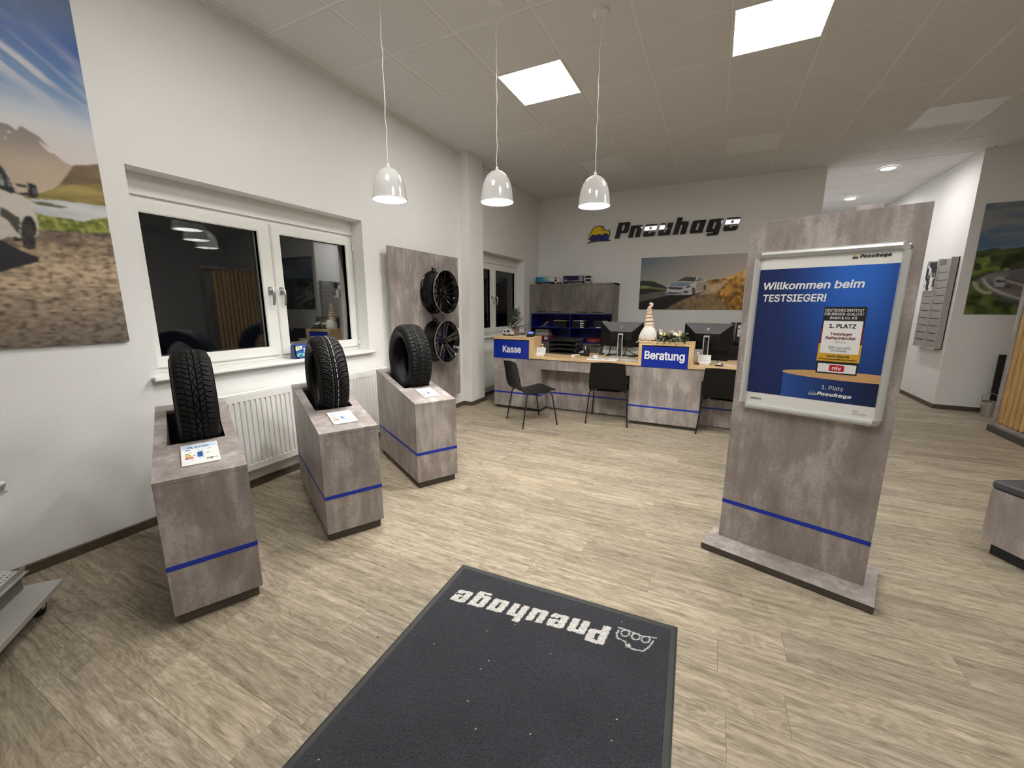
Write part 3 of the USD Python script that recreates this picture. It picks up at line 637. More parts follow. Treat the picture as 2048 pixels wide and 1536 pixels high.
wheel(1.235, 1.022, 1, 'lower two-tone wheel rim with five bright-edged twin spokes')

# ------------------------------------------------------------------ pendant lamps
def pendant(x, y, label, lean=0.0):
    z = 2.205; t = thing('pendant_lamp', label, 'pendant lamp', (x, y, z), 0, 'white bell pendant lamps')
    out = [(.119, 0), (.1195, .004), (.116, .03), (.112, .07), (.105, .11), (.092, .15), (.072, .182), (.046, .204), (.022, .215), (.010, .219)]
    inn = [(r - .003 if r > .015 else r - .002, h - .003 if h > .1 else h) for r, h in out[::-1]]
    m = MB().lathe(out + inn, 72, closed=True)
    m.lathe([(.117, .0), (.122, .001), (.123, .005), (.121, .008), (.117, .008)], 72)
    obj('shade', m, 'white_gloss', t, 50)
    obj('cord_grip', MB().lathe([(0, .216), (.011, .216), (.011, .232), (.006, .242), (0, .242)], 20), 'white_plastic', t)
    pts = [(0.003 * math.sin(k * 1.7 + x * 5), 0.003 * math.cos(k * 1.1 + x), .235 + (H - z - .25) * k / 24) for k in range(25)]; pts[0] = (0, 0, .235); pts[-1] = (0, 0, H - z - .02)
    obj('cord', MB().tube(pts, .0028, 8), 'white_plastic', t, True)
    obj('canopy', MB().lathe([(0, -.036), (.04, -.034), (.056, -.022), (.06, -.006), (.06, 0.0), (0, 0)], 36, None, (0, 0, H - z)), 'white_plastic', t)
    obj('socket', MB().cyl((0, 0, .21), (0, 0, .15), .022, .024), 'white_plastic', t)
    obj('bulb', MB().ball((0, 0, .085), .055, (1, 1, 1.05), 3), 'bulb', t, True)
pendant(1.130, -.575, 'white bell pendant lamp nearest the large window')
pendant(1.785, -.175, 'middle one of three white bell pendant lamps')
pendant(2.390, .250, 'white bell pendant lamp hanging just left of the company sign')

# ------------------------------------------------------------------ poster stand
SX, SY, ST = 3.707, -.535, -.303
st = thing('poster_stand', 'tall concrete-look display stand with wide dark-edged foot', 'display stand', (SX, SY, 0), ST)
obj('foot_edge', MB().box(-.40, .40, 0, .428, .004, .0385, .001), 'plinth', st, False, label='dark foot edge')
obj('foot_top', MB().box(-.40, .40, 0.0003, .428, .0385, .0405, .0004), 'concrete', st, False)
obj('panel', MB().box(-.35, .35, .163, .201, .0405, 1.908, .001), 'concrete', st, False)
obj('stripe', MB().box(-.3502, .3502, .1622, .1635, .266, .290), 'stripe_blue', st, False, label='thin blue stripe')
obj('rear_brace', MB().box(.085, .185, .201, .30, .0405, 1.935, .001), 'concrete', st, False)
# the snap frame with its poster hangs on the panel
NF = .135
UZ = np.array([[1.0, 0, 0], [0, 0, -1], [0, 1, 0]])            # (u, z, h) on the panel's face, h towards the viewer
pf = thing('snap_holder', 'rounded aluminium snap frame with chrome corners round the welcome poster', 'picture frame', (SX, SY, 0), ST)
U0, U1, Z0, Z1, FW = -.313, .309, .884, 1.749, .033
def bar(m, a, b, horizontal):
    prof = [(-.5, 0), (-.5, .012), (-.32, .022), (.0, .026), (.32, .022), (.5, .012), (.5, 0)]
    if horizontal:
        pts = [(u, .163 - h, a[1] + w * FW) for u in (a[0], b[0]) for w, h in prof]
    else:
        pts = [(a[0] + w * FW, .163 - h, z) for z in (a[1], b[1]) for w, h in prof]
    return m.hull(pts)
c = FW * 1.05
for a, b, h in (((U0 + c, Z1 - FW / 2), (U1 - c, Z1 - FW / 2), True), ((U0 + c, Z0 + FW / 2), (U1 - c, Z0 + FW / 2), True), ((U0 + FW / 2, Z0 + c), (U0 + FW / 2, Z1 - c), False), ((U1 - FW / 2, Z0 + c), (U1 - FW / 2, Z1 - c), False)):
    obj('frame_bar', bar(MB(), a, b, h), 'aluminium', pf, 20)
for su, uu in ((1, U0), (-1, U1)):
    for sz, zz in ((1, Z0), (-1, Z1)):
        arc = [(uu + su * (c - c * math.cos(q)), zz + sz * (c - c * math.sin(q))) for q in np.linspace(0, PI / 2, 9)]
        pts = [(u, .163 - h, z) for u, z in arc + [(uu + su * c, zz + sz * c)] for h in (0, .016)] + [(uu + su * (c - .8 * c * math.cos(q)), .163 - .025, zz + sz * (c - .8 * c * math.sin(q))) for q in np.linspace(0, PI / 2, 7)] + [(uu + su * c, .138, zz + sz * c)]
        obj('corner', MB().hull(pts), 'chrome', pf, 25, label='chrome frame corner')
def grid_plate(name, parent, mat_fn, na, nb, to3, smooth=False):
    """A flat print: na x nb points with a colour each. to3(a, b) -> 3D; mat_fn(a, b) -> colours."""
    a, b = np.meshgrid(np.linspace(0, 1, na), np.linspace(0, 1, nb), indexing='ij')
    return obj(name, MB().sheet(to3(a, b)), 'print', parent, False, {'pic': np.clip(mat_fn(a, b), 0, .9).reshape(-1, 3)})
PK = 1.25                                                       # ink colours are read off the photo in room light
po = thing('welcome_poster', 'blue welcome poster with white greeting and award plaque in the snap frame', 'poster', (SX, SY, 0), ST)
YP = .155
obj('sheet', MB().box(-.29, .286, YP, YP + .001, .905, 1.726), 'paper', po, False)
def blue(a, b):
    u = -.287 + a * .569; z = .981 + b * .675
    g = np.exp(-((u - .13) / .17) ** 2 - ((z - 1.63) / .26) ** 2 * .8); g2 = np.exp(-((u - .16) / .2) ** 2 - ((z - 1.35) / .28) ** 2)
    dk, md, hi = np.array(S(28, 40, 84, PK)), np.array(S(30, 62, 132, PK)), np.array(S(44, 100, 190, PK))
    c = dk + (md - dk) * np.clip(g2 + .5 * g, 0, 1)[..., None]; return c + (hi - c) * np.clip(g * .95, 0, 1)[..., None]
grid_plate('blue_print', po, blue, 70, 80, lambda a, b: np.stack([-.287 + a * .569, np.full(a.shape, YP - .0006), .981 + b * .675], -1))
def flat(name, poly, mat, parent=po, lift=.001, h=.0004):
    return obj(name, MB().prism(poly, h, UZ, (0, YP - lift, 0)), mat, parent, False)
el = affinity.scale(Point(.17, 1.117).buffer(1, 64), .292, .0225).intersection(sbox(-.3, 1, .282, 1.2))
pod = sbox(-.112, .981, .282, 1.105)
def podc(a, b):
    x = np.clip(a * 1.0, 0, 1)[..., None]; return np.array(S(40, 76, 148, PK)) * (1 - x) ** 1.6 + np.array(S(22, 32, 66, PK)) * (1 - (1 - x) ** 1.6)
grid_plate('podium_print', po, podc, 40, 6, lambda a, b: np.stack([-.116 + a * .398, np.full(a.shape, YP - .0009), .981 + b * .128], -1))
flat('podium_top', el, 'ink_tan', lift=.0012)
flat('award_plaque', sbox(.0235, 1.125, .188, 1.46), 'ink_black', lift=.0014)
flat('award_plaque', sbox(.0205, 1.188, .1905, 1.277), 'ink_gold', lift=.0015)
flat('award_plaque', sbox(.022, 1.277, .029, 1.36).union(sbox(.181, 1.277, .1885, 1.36)), 'ink_maroon', lift=.0016)
flat('award_plaque', sbox(.029, 1.2285, .1815, 1.391), 'ink_white', lift=.0018)
flat('award_plaque', sbox(.030, 1.132, .182, 1.176), 'ink_white', lift=.0018)
flat('award_plaque', sbox(.077, 1.139, .137, 1.171), 'ink_red', lift=.002)
def words(txt, u, z, h, mat, width, bold=True, slant=0.0, centre=True, lift=.0022):
    obj('lettering', MB().text(txt, h, UZ, (u, YP - lift, z), bold, slant, .0004, width, centre), mat, po, False)
words('Willkommen beim', -.256, 1.5515, .0355, 'ink_white', .420, 1.6, .12, False, .0012)
words('TESTSIEGER!', -.253, 1.4875, .0355, 'ink_white', .277, 1.6, .06, False, .0012)
words('DEUTSCHES INSTITUT', .1035, 1.437, .0125, 'ink_white', .150)
words('FÜR SERVICE-QUALITÄT', .1035, 1.4185, .0125, 'ink_white', .152)
words('GmbH & Co. KG', .1035, 1.400, .0125, 'ink_white', .106)
words('1. PLATZ', .105, 1.357, .0185, 'ink_black', .104, 2)
words('Testsieger', .105, 1.3205, .013, 'ink_maroon', .086, 1.6)
words('Reifenhändler', .105, 1.300, .013, 'ink_maroon', .119, 1.6)
words('Service', .105, 1.282, .011, 'ink_grey', .042, False)
words('TEST Juni 2023', .1045, 1.2515, .0115, 'ink_black', .089, False)
words('14 Anbieter', .1045, 1.238, .0105, 'ink_black', .065, False)
words('www.disq.de', .105, 1.2105, .0105, 'ink_black', .09)
words('Privatwirtschaftliches Institut', .105, 1.1965, .007, 'ink_black', .150)
words('ntv', .107, 1.1465, .0165, 'ink_white', .036, 2)
words('1. Platz', .102, 1.0425, .0205, 'ink_white', .087, False)
words('pneuhage.de', -.258, .946, .008, 'ink_black', .052, True, .2, False)
words('Mehr', .195, .948, .008, 'ink_grey', .022, False, .2, False); words('zum Thema', .195, .934, .008, 'ink_grey', .052, False, .2, False)
def small_word(u, z, w, mat, lift=.0022):
    s = w / 2.03
    obj('lettering', MB().prism(unary_union([affinity.translate(affinity.scale(p, s, s, origin=(0, 0)), u, z) for p in WORD]), .0004, UZ, (0, YP - lift, 0)), mat, po, False)
def small_emblem(u, z, w, filled):
    s = w / .41; body, outline, ground, ear = emblem_shapes(); tr = lambda p: affinity.translate(affinity.scale(p, s, s, origin=(0, 0)), u, z)
    wh = unary_union([Point(*c_).buffer(r_) for c_, r_ in EWH])
    if filled:
        flat('emblem', tr(body), 'ink_gold', lift=.0022); flat('emblem', tr(wh), 'emblem_blue', lift=.0026); flat('emblem', tr(ground), 'ink_black', lift=.0026)
    else:
        flat('emblem', tr(unary_union([outline, ground, wh.boundary.buffer(.008)])), 'ink_white', lift=.0022)
small_word(.130, 1.6895, .113, 'ink_black'); small_emblem(.1, 1.6895, .024, True)
small_word(.042, 1.0085, .142, 'ink_white'); small_emblem(.006, 1.0085, .032, False)
# ------------------------------------------------------------------ company sign on the back wall
LX, LZ = 1.512, 2.673
sg = thing('company_sign', 'raised black italic company lettering on the back wall with yellow vehicle emblem', 'sign', (LX, YB, LZ))
for p in WORD: obj('letter', MB().prism(p, .018, XZ, (0, -.012, 0)), 'black_gloss', sg, False)
for p in (WORD[1], WORD[6]): obj('spacer', MB().cyl((p.centroid.x, 0, p.centroid.y - .07), (p.centroid.x, -.014, p.centroid.y - .07), .006), 'black_metal', sg)
body, outline, ground, ear = emblem_shapes(); ex = E0[0] - LX
obj('emblem_body', MB().prism(body, .014, XZ, (ex, -.012, -.001)), 'emblem_yellow', sg, False)
obj('emblem_outline', MB().prism(unary_union([outline, ground, ear, LineString([c_ for c_, r_ in EWH[:1]] + [c_ for c_, r_ in EWH[1:]]).buffer(.006)]), .016, XZ, (ex, -.012, -.001)), 'ink_black', sg, False)
for c_, r_ in EWH:
    obj('emblem_wheel', MB().prism(Point(*c_).buffer(r_, 20), .018, XZ, (ex, -.012, -.001)), 'emblem_blue', sg, False)
    obj('emblem_outline', MB().prism(Point(*c_).buffer(r_ + .006, 20).difference(Point(*c_).buffer(r_ - .002, 20)), .019, XZ, (ex, -.012, -.001)), 'ink_black', sg, False)

# ------------------------------------------------------------------ printed wall pictures
class Canvas:
    """A flat print as a grid of coloured points; shapes are given in the plane's own metres (a, b)."""
    def __init__(self, a0, a1, b0, b1, step):
        self.na, self.nb = int((a1 - a0) / step) + 1, int((b1 - b0) / step) + 1
        self.A, self.B = np.meshgrid(np.linspace(a0, a1, self.na), np.linspace(b0, b1, self.nb), indexing='ij')
        self.c = np.zeros(self.A.shape + (3,))
    def fill(self, pts, col, soft=0):
        inside = contains_xy(Polygon(pts).buffer(0), self.A, self.B)
        col = col(self.A, self.B) if callable(col) else np.asarray(col)
        self.c = np.where(inside[..., None], col, self.c)
    def noise(self, sa, sb, seed, oct=5): return meshkit.fbm(np.stack([self.A * sa, self.B * sb, np.zeros_like(self.A)], -1), oct, seed)
def ramp(t, stops):
    xs = [s[0] for s in stops]; cs = np.array([s[1] for s in stops]); t = np.clip(t, xs[0], xs[-1])
    return np.stack([np.interp(t, xs, cs[:, k]) for k in range(3)], -1)
from scipy.ndimage import gaussian_filter
def soft(cv, s=.7): return gaussian_filter(cv.c, (s, s, 0))
def picture(name, label, cv, to3, loc, thick_box, gain, group=None):
    t = thing(name, label, 'picture', loc)
    obj('board', thick_box, 'ink_grey', t, False, org=loc)
    obj('print', (lambda m: m)(MB().sheet(to3(cv.A, cv.B))), 'print', t, False, {'pic': np.clip(soft(cv) * gain, 0, .88).reshape(-1, 3)}, org=loc)
# 1: motorhome by a lake, on the left wall (a = y, b = z)
P0 = lambda x, y: tuple(at(x, y, 0, .02)[[1, 2]])
def P0s(*xy): return [P0(*q) for q in xy]
GAIN1 = 1.1
ya, yb, za, zb = -3.55, -1.746, 1.243, 3.20
cv = Canvas(ya, yb, za, zb, .0045)
zpx = lambda y: P0(100, y)[1]
n1 = cv.noise(1.2, 4, 1); n2 = cv.noise(6, 30, 2); n3 = cv.noise(3, 10, 3)
sky = ramp(cv.B + .10 * (n1 - .5), [(zpx(300), S(206, 198, 194)), (zpx(250), S(196, 196, 198)), (zpx(215), S(168, 180, 194)), (zpx(185), S(110, 140, 174)), (zpx(160), S(72, 112, 160)), (zpx(110), S(36, 82, 148)), (zpx(80), S(32, 78, 146)), (zpx(40), S(62, 92, 138)), (zpx(0), S(84, 104, 140))])
a1, a2 = cv.A * .8 - cv.B * .6, cv.A * .6 + cv.B * .8
wisp = np.clip((meshkit.fbm(np.stack([a1 * 3.2 + .4 * n1, a2 * 24, 0 * a1], -1), 5, 8) - .40) * 3.0, 0, 1) * np.exp(-((cv.B - zpx(152) + .25 * (cv.A + 1.9)) / .16) ** 2)
cv.c = sky + (np.array(S(196, 192, 196)) - sky) * (.8 * wisp)[..., None]
def mtn(A, B): return ramp(B + .12 * (n3 - .5) - .25 * (A + 2.0), [(zpx(385), S(188, 170, 148)), (zpx(340), S(172, 156, 138)), (zpx(300), S(150, 138, 128)), (zpx(250), S(118, 108, 106))])
hillN = [(-3.6, P0(0, 225)[1])] + P0s((0, 244), (12, 247), (26, 255), (33, 262), (38, 254), (45, 253), (55, 260), (78, 273), (96, 293), (112, 310), (128, 324), (148, 332), (160, 340), (210, 420)) + [(-1.7, P0(100, 430)[1]), (-3.6, P0(0, 430)[1])]
cv.fill(hillN, mtn)
for q in (((78, 282), (92, 292), (104, 300), (110, 307), (98, 304), (86, 294)), ((8, 273), (16, 277), (10, 277)), ((14, 262), (22, 264), (16, 266))): cv.fill(P0s(*q), S(206, 196, 190))
cv.fill(P0s((148, 330), (176, 330), (198, 327), (215, 400), (215, 425), (80, 400), (115, 372), (132, 352)), lambda A, B: ramp(n2 * .5 + n3 * .5, [(.3, S(92, 76, 60)), (.55, S(118, 100, 74)), (.7, S(136, 120, 84))]))
cv.fill([(-3.6, P0(0, 385)[1])] + P0s((60, 392), (110, 377), (150, 368), (205, 368), (212, 416), (60, 416)) + [(-3.6, P0(0, 416)[1])], lambda A, B: ramp(n2, [(.3, S(118, 104, 54)), (.7, S(160, 142, 84))]))
cv.fill([(-3.6, P0(0, 398)[1])] + P0s((60, 398), (110, 400), (213, 413), (216, 436), (190, 442), (60, 446)) + [(-3.6, P0(0, 446)[1])], lambda A, B: ramp(n2, [(.3, S(178, 182, 184)), (.7, S(206, 208, 206))]))
cv.fill(P0s((60, 403), (85, 404), (136, 414), (120, 417), (80, 411)), S(92, 90, 62))
n4 = cv.noise(60, 60, 12, 3); n5 = cv.noise(14, 46, 13, 4); n6 = cv.noise(34, 90, 14, 4)
cv.fill([(-3.6, P0(0, 425)[1])] + P0s((70, 425), (90, 431), (130, 436), (165, 443), (195, 437), (214, 435), (220, 470), (70, 462)) + [(-3.6, P0(0, 462)[1])], lambda A, B: ramp(n4 * .6 + n5 * .4, [(.3, S(70, 84, 28)), (.5, S(116, 124, 52)), (.7, S(158, 156, 84))]))
def gravel(A, B):
    t = np.clip((zpx(470) - B) / (zpx(470) - zpx(690)), 0, 1); base = ramp(t + .35 * (n5 - .5) + .1 * (A + 2), [(0, S(112, 98, 84)), (.14, S(160, 140, 116)), (.35, S(186, 164, 138)), (.62, S(146, 130, 112)), (1, S(112, 102, 90))])
    d = ramp(n6 * .65 + n4 * .35, [(.3, (.3,) * 3), (.46, (.8,) * 3), (.6, (1.08,) * 3), (.75, (1.3,) * 3)]); return base * d
cv.fill([(-3.6, P0(0, 460)[1])] + P0s((70, 458), (120, 462), (170, 466), (222, 466)) + [(-1.7, 1.2), (-3.6, 1.2)], gravel)
cv.fill([(-3.6, P0(0, 560)[1])] + P0s((0, 545), (30, 536), (77, 524), (78, 517), (70, 512), (40, 500), (0, 478)) + [(-3.6, P0(0, 470)[1])], S(40, 40, 44)); cv.fill(P0s((28, 518), (78, 514), (78, 520), (55, 523), (30, 521)), S(44, 42, 44))
cv.fill([(-2.7, P0(0, 300)[1])] + P0s((0, 325), (14, 345), (25, 368), (33, 385), (46, 392), (56, 402), (64, 415), (72, 430), (77, 450), (77, 468), (74, 472), (60, 478), (15, 474), (0, 480)) + [(-2.7, P0(0, 490)[1])], lambda A, B: ramp(n3, [(.35, S(168, 160, 152)), (.65, S(196, 188, 178))]))
cv.fill([(-2.7, P0(0, 306)[1])] + P0s((0, 330), (10, 342), (20, 360), (30, 382), (40, 388), (20, 386), (0, 378)) + [(-2.7, P0(0, 365)[1])], S(34, 36, 34)); cv.fill(P0s((0, 345), (9, 370), (0, 372)), S(140, 152, 140)); cv.fill(P0s((12, 350), (22, 372), (17, 374)), S(120, 128, 124))
cv.fill(P0s((30, 367), (54, 371), (54, 375), (34, 373)), S(30, 30, 30)); cv.fill(P0s((34, 386), (58, 384), (58, 390), (36, 390)), S(30, 30, 30)); cv.fill(P0s((54, 366), (62, 366), (72, 371), (77, 392), (70, 397), (58, 395)), S(30, 31, 33)); cv.fill(P0s((64, 376), (72, 378), (74, 388), (66, 390)), S(76, 82, 86))
cv.fill(P0s((0, 413), (15, 420), (40, 437), (40, 467), (34, 466), (15, 440), (0, 432)), S(70, 66, 62)); cv.fill(P0s((42, 467), (42, 446), (50, 432), (62, 432), (72, 446), (74, 468), (70, 470)), S(24, 24, 24))
cv.fill(P0s((42, 452), (50, 441), (60, 443), (69, 462), (72, 482), (70, 497), (58, 500), (46, 494), (41, 475)), lambda A, B: ramp(n4, [(.3, S(34, 33, 31)), (.7, S(60, 57, 52))])); cv.fill(P0s((25, 473), (42, 476), (42, 483), (28, 482)), S(34, 33, 33))
picture('wall_picture', 'tall wall picture of a motorhome by a mountain lake, at the left edge', cv, lambda a, b: np.stack([np.full(a.shape, .0205), a, b], -1), (.012, (ya + yb) / 2, (za + zb) / 2), MB().box(.004, .020, ya, yb, za, zb, .001), GAIN1)
# 2: car on a country road, on the back wall (a = x, b = z)
P1 = lambda x, y: tuple(at(1270 + x / 8.533, 490 + y / 8.533, 1, YB - .012)[[0, 2]])
def P1s(*xy): return [P1(*q) for q in xy]
GAIN2 = 1.75
xa, xb, za, zb = 2.012, 3.675, 1.405, 2.31
cv = Canvas(xa, xb, za, zb, .0065)
cu, cb = (cv.A - xa) / (xb - xa), (cv.B - za) / (zb - za)
n1, n2, n3 = cv.noise(3, 3, 21), cv.noise(10, 30, 22), cv.noise(26, 18, 23, 4)
top = ramp(cu, [(0, S(80, 92, 104)), (.25, S(106, 112, 116)), (.6, S(134, 128, 124)), (1, S(150, 142, 136))]); low = ramp(cu, [(0, S(128, 128, 122)), (.4, S(146, 140, 132)), (.8, S(164, 154, 144)), (1, S(172, 158, 140))])
cv.c = low + (top - low) * np.clip((cb - .45) / .5, 0, 1)[..., None]
cv.fill(P1s((60, 610), (200, 610), (330, 625), (400, 660), (480, 680), (560, 725), (560, 860), (60, 860)), S(30, 32, 30)); cv.fill(P1s((60, 695), (190, 695), (340, 725), (540, 740), (520, 775), (250, 745), (60, 750)), lambda A, B: ramp(n2, [(.3, S(70, 80, 40)), (.7, S(112, 118, 72))]))
cv.fill(P1s((400, 660), (480, 668), (560, 700), (540, 725), (480, 690)), S(128, 130, 132))
cv.fill(P1s((40, 860), (300, 810), (560, 780), (900, 840), (1250, 700), (1290, 640), (1900, 560), (1900, 1150), (40, 1150)), lambda A, B: ramp(n2 * .4 + cu * .6, [(.1, S(56, 60, 60)), (.5, S(100, 92, 82)), (.8, S(140, 110, 62))]))
cv.fill(P1s((1215, 640), (1240, 600), (1420, 575), (1520, 570), (1600, 535), (1720, 500), (1900, 410), (1900, 1120), (1560, 1120), (1250, 1000), (1390, 850), (1480, 720), (1580, 640), (1500, 610), (1240, 660)), lambda A, B: ramp(n3 * .7 + n1 * .3 - .22 * (1 - cb) + .1, [(.25, S(74, 56, 24)), (.45, S(140, 100, 40)), (.6, S(178, 132, 62)), (.8, S(200, 164, 104))]))
cv.fill(P1s((1215, 690), (1500, 640), (1460, 600), (1560, 610), (1585, 635), (1480, 720), (1390, 800), (1380, 830), (1030, 960), (1010, 900), (1200, 780)), lambda A, B: ramp(n2, [(.3, S(150, 128, 98)), (.7, S(178, 154, 120))]))
cv.fill(P1s((510, 1110), (780, 960), (1040, 850), (1390, 820), (1380, 920), (1560, 1010), (1560, 1110)), lambda A, B: ramp(n3 * .6 + cu * .4, [(.3, S(66, 58, 44)), (.5, S(108, 92, 68)), (.7, S(134, 108, 70))]))
cv.fill(P1s((60, 975), (600, 855), (960, 850), (1180, 780), (1030, 850), (760, 960), (520, 1090), (500, 1115), (55, 1115)), S(22, 21, 20))
cv.fill(P1s((1560, 560), (1900, 420), (1900, 520), (1700, 560), (1600, 590)), lambda A, B: ramp(n3, [(.3, S(168, 128, 60)), (.7, S(206, 172, 112))]))
silver, shade, glass_c = S(158, 160, 166), S(112, 118, 130), S(60, 64, 66)
cv.fill(P1s((530, 800), (560, 690), (610, 650), (715, 625), (780, 575), (850, 543), (1000, 536), (1110, 542), (1170, 570), (1215, 620), (1228, 690), (1200, 770), (1030, 830), (950, 850), (600, 850), (535, 830)), lambda A, B: ramp(cb + .3 * cu, [(.30, S(152, 152, 156)), (.6, S(172, 168, 166))]))
cv.fill(P1s((565, 700), (620, 652), (720, 632), (1020, 640), (900, 690), (830, 710)), S(104, 114, 134)); cv.fill(P1s((715, 620), (790, 572), (860, 545), (1050, 542), (1020, 628), (860, 618)), glass_c); cv.fill(P1s((1045, 625), (1075, 560), (1110, 548), (1165, 580), (1180, 605), (1100, 620)), S(110, 104, 102)); cv.fill(P1s((1110, 550), (1120, 550), (1132, 612), (1120, 614)), S(150, 140, 136))
cv.fill(P1s((1060, 640), (1215, 620), (1225, 690), (1180, 770), (1050, 800), (1040, 700)), S(142, 126, 116))
cv.fill(P1s((560, 712), (800, 722), (830, 740), (780, 762), (580, 752)), S(36, 42, 58)); cv.fill(P1s((830, 712), (940, 690), (960, 704), (900, 734), (850, 735)), S(56, 58, 62)); cv.fill(P1s((838, 715), (880, 705), (875, 726), (845, 728)), S(190, 186, 180)); cv.fill(P1s((550, 800), (800, 815), (790, 836), (560, 832)), S(44, 50, 60)); cv.fill(P1s((815, 795), (860, 780), (915, 790), (910, 818), (840, 826)), S(50, 52, 58)); cv.fill(P1s((1040, 605), (1065, 600), (1062, 630), (1040, 632)), S(72, 66, 64))
for q, r in (((1000, 785), 50), ((1190, 725), 33)):
    cv.fill([P1(q[0] + r * .62 * math.cos(a), q[1] + r * 1.3 * math.sin(a)) for a in np.linspace(0, 6.2, 24)], S(34, 32, 32)); cv.fill([P1(q[0] + r * .34 * math.cos(a), q[1] + r * .8 * math.sin(a)) for a in np.linspace(0, 6.2, 20)], S(84, 76, 70))
CV2 = cv; B2 = (xa, xb, za, zb)
# 3: motorway, on the wall right of the corridor
P2 = lambda x, y: tuple(at(1920 + x / 6.4, 400 + y / 6.4, 1, YR - .012)[[0, 2]])
def P2s(*xy): return [P2(*q) for q in xy]
GAIN3 = 1.5
xa, xb, za, zb = 6.375, 8.35, 1.358, 2.80
cv = Canvas(xa, xb, za, zb, .0085)
cb = (cv.B - za) / (zb - za); n1, n2, n3 = cv.noise(1.5, 4, 31), cv.noise(9, 12, 32), cv.noise(3, 16, 33)
cv.c = ramp(cb, [(.55, S(106, 122, 138)), (.62, S(72, 96, 122)), (.78, S(66, 90, 116)), (1, S(70, 88, 108))]); cl = np.clip((n1 * .5 + n3 * .5 - .42 + .25 * (cb - .8)) * 4, 0, 1)[..., None]; cv.c = cv.c + (np.array(S(128, 126, 122)) - cv.c) * cl * .8
HX = [(-.3, 660), (280, 650), (380, 625), (500, 612), (520, 632), (700, 612), (820, 605), (1200, 590)]
far = P2s(*HX) + [(8.5, P2(0, 595)[1]), (8.5, 1.3), (6.3, 1.3)]
cv.fill(far, lambda A, B: ramp(n2, [(.3, S(38, 44, 26)), (.7, S(72, 82, 46))]))
cv.fill(P2s((190, 735), (380, 725), (390, 800), (280, 870), (500, 850), (520, 900), (160, 960)), lambda A, B: ramp(n2, [(.3, S(78, 92, 38)), (.7, S(116, 124, 62))]))
for q in (((180, 800), (270, 820), (280, 890), (180, 910)), ((380, 730), (470, 720), (490, 790), (390, 810)), ((600, 700), (830, 660), (1100, 640), (1100, 760), (760, 790), (600, 860), (520, 880))): cv.fill(P2s(*q), lambda A, B: ramp(n2, [(.3, S(24, 30, 16)), (.7, S(52, 62, 34))]))
cv.fill(P2s((120, 1120), (170, 1050), (240, 1010), (300, 1080), (420, 1180), (700, 1330), (1000, 1450), (1000, 1600), (0, 1600)), lambda A, B: ramp(n2, [(.3, S(34, 44, 16)), (.5, S(66, 78, 34)), (.7, S(100, 106, 60))]))
cv.fill(P2s((200, 1010), (300, 950), (420, 920), (600, 900), (820, 860), (1300, 800), (1300, 1500), (1000, 1450), (700, 1350), (420, 1180), (290, 1090)), lambda A, B: ramp(n3, [(.3, S(88, 86, 86)), (.7, S(112, 108, 106))]))
cv.fill(P2s((600, 985), (640, 930), (820, 890), (1300, 840), (1300, 1100), (820, 1060), (700, 1030)), S(98, 94, 94)); cv.fill(P2s((570, 1000), (700, 1030), (830, 1062), (1300, 1150), (1300, 1190), (800, 1110), (600, 1045)), S(150, 142, 134)); cv.fill(P2s((580, 990), (760, 1040), (1300, 1120), (1300, 1140), (760, 1060), (580, 1008)), S(56, 58, 60))
for a, b, w, c_ in ((((170, 1040), (210, 1110), (290, 1160), (400, 1200), (560, 1270), (800, 1360)), 0, 14, S(66, 74, 64)), (((300, 1010), (320, 1060), (400, 1130), (560, 1200), (720, 1250), (1000, 1340)), 0, 9, S(168, 162, 158)), (((205, 1020), (250, 985), (330, 945), (430, 918)), 0, 10, S(58, 66, 56)), (((180, 1060), (230, 1140), (300, 1180), (380, 1190)), 0, 14, S(148, 144, 124)), (((590, 900), (760, 870), (1000, 830)), 0, 8, S(58, 58, 60))):
    pl = LineString(P2s(*a)).buffer(w / 6.4 * .0095); cv.fill(list(pl.exterior.coords), c_)
cv.fill(P2s((430, 1095), (650, 1105), (640, 1125), (440, 1120)), S(40, 40, 42)); cv.fill(P2s((440, 1000), (470, 980), (560, 985), (575, 1030), (570, 1110), (470, 1115), (440, 1110)), S(146, 148, 152)); cv.fill(P2s((460, 1025), (572, 1025), (572, 1055), (462, 1052)), S(40, 44, 62)); cv.fill(P2s((560, 880), (640, 870), (620, 900), (580, 910)), S(130, 136, 124)); cv.fill(P2s((370, 1070), (415, 1075), (410, 1095), (370, 1085)), S(64, 58, 56))
def flatpic(name, label, cv, b, y, gain):
    xa, xb, za, zb = b; loc = ((xa + xb) / 2, y, (za + zb) / 2); t = thing(name, label, 'picture', loc)
    obj('board', MB().box(xa, xb, y - .012, y - .001, za, zb, .001), 'ink_grey', t, False, org=loc)
    P = np.stack([cv.A, np.full(cv.A.shape, y - .0125), cv.B], -1)
    obj('print', MB().sheet(P), 'print', t, False, {'pic': np.clip(soft(cv) * gain, 0, .88).reshape(-1, 3)}, org=loc)
flatpic('wall_picture', 'wide wall picture of a silver car on a country road under the company sign', CV2, B2, YB, GAIN2)
flatpic('wall_picture', 'wall picture of a lorry on a curving motorway, at the right edge', cv, (xa, xb, za, zb), YR, GAIN3)

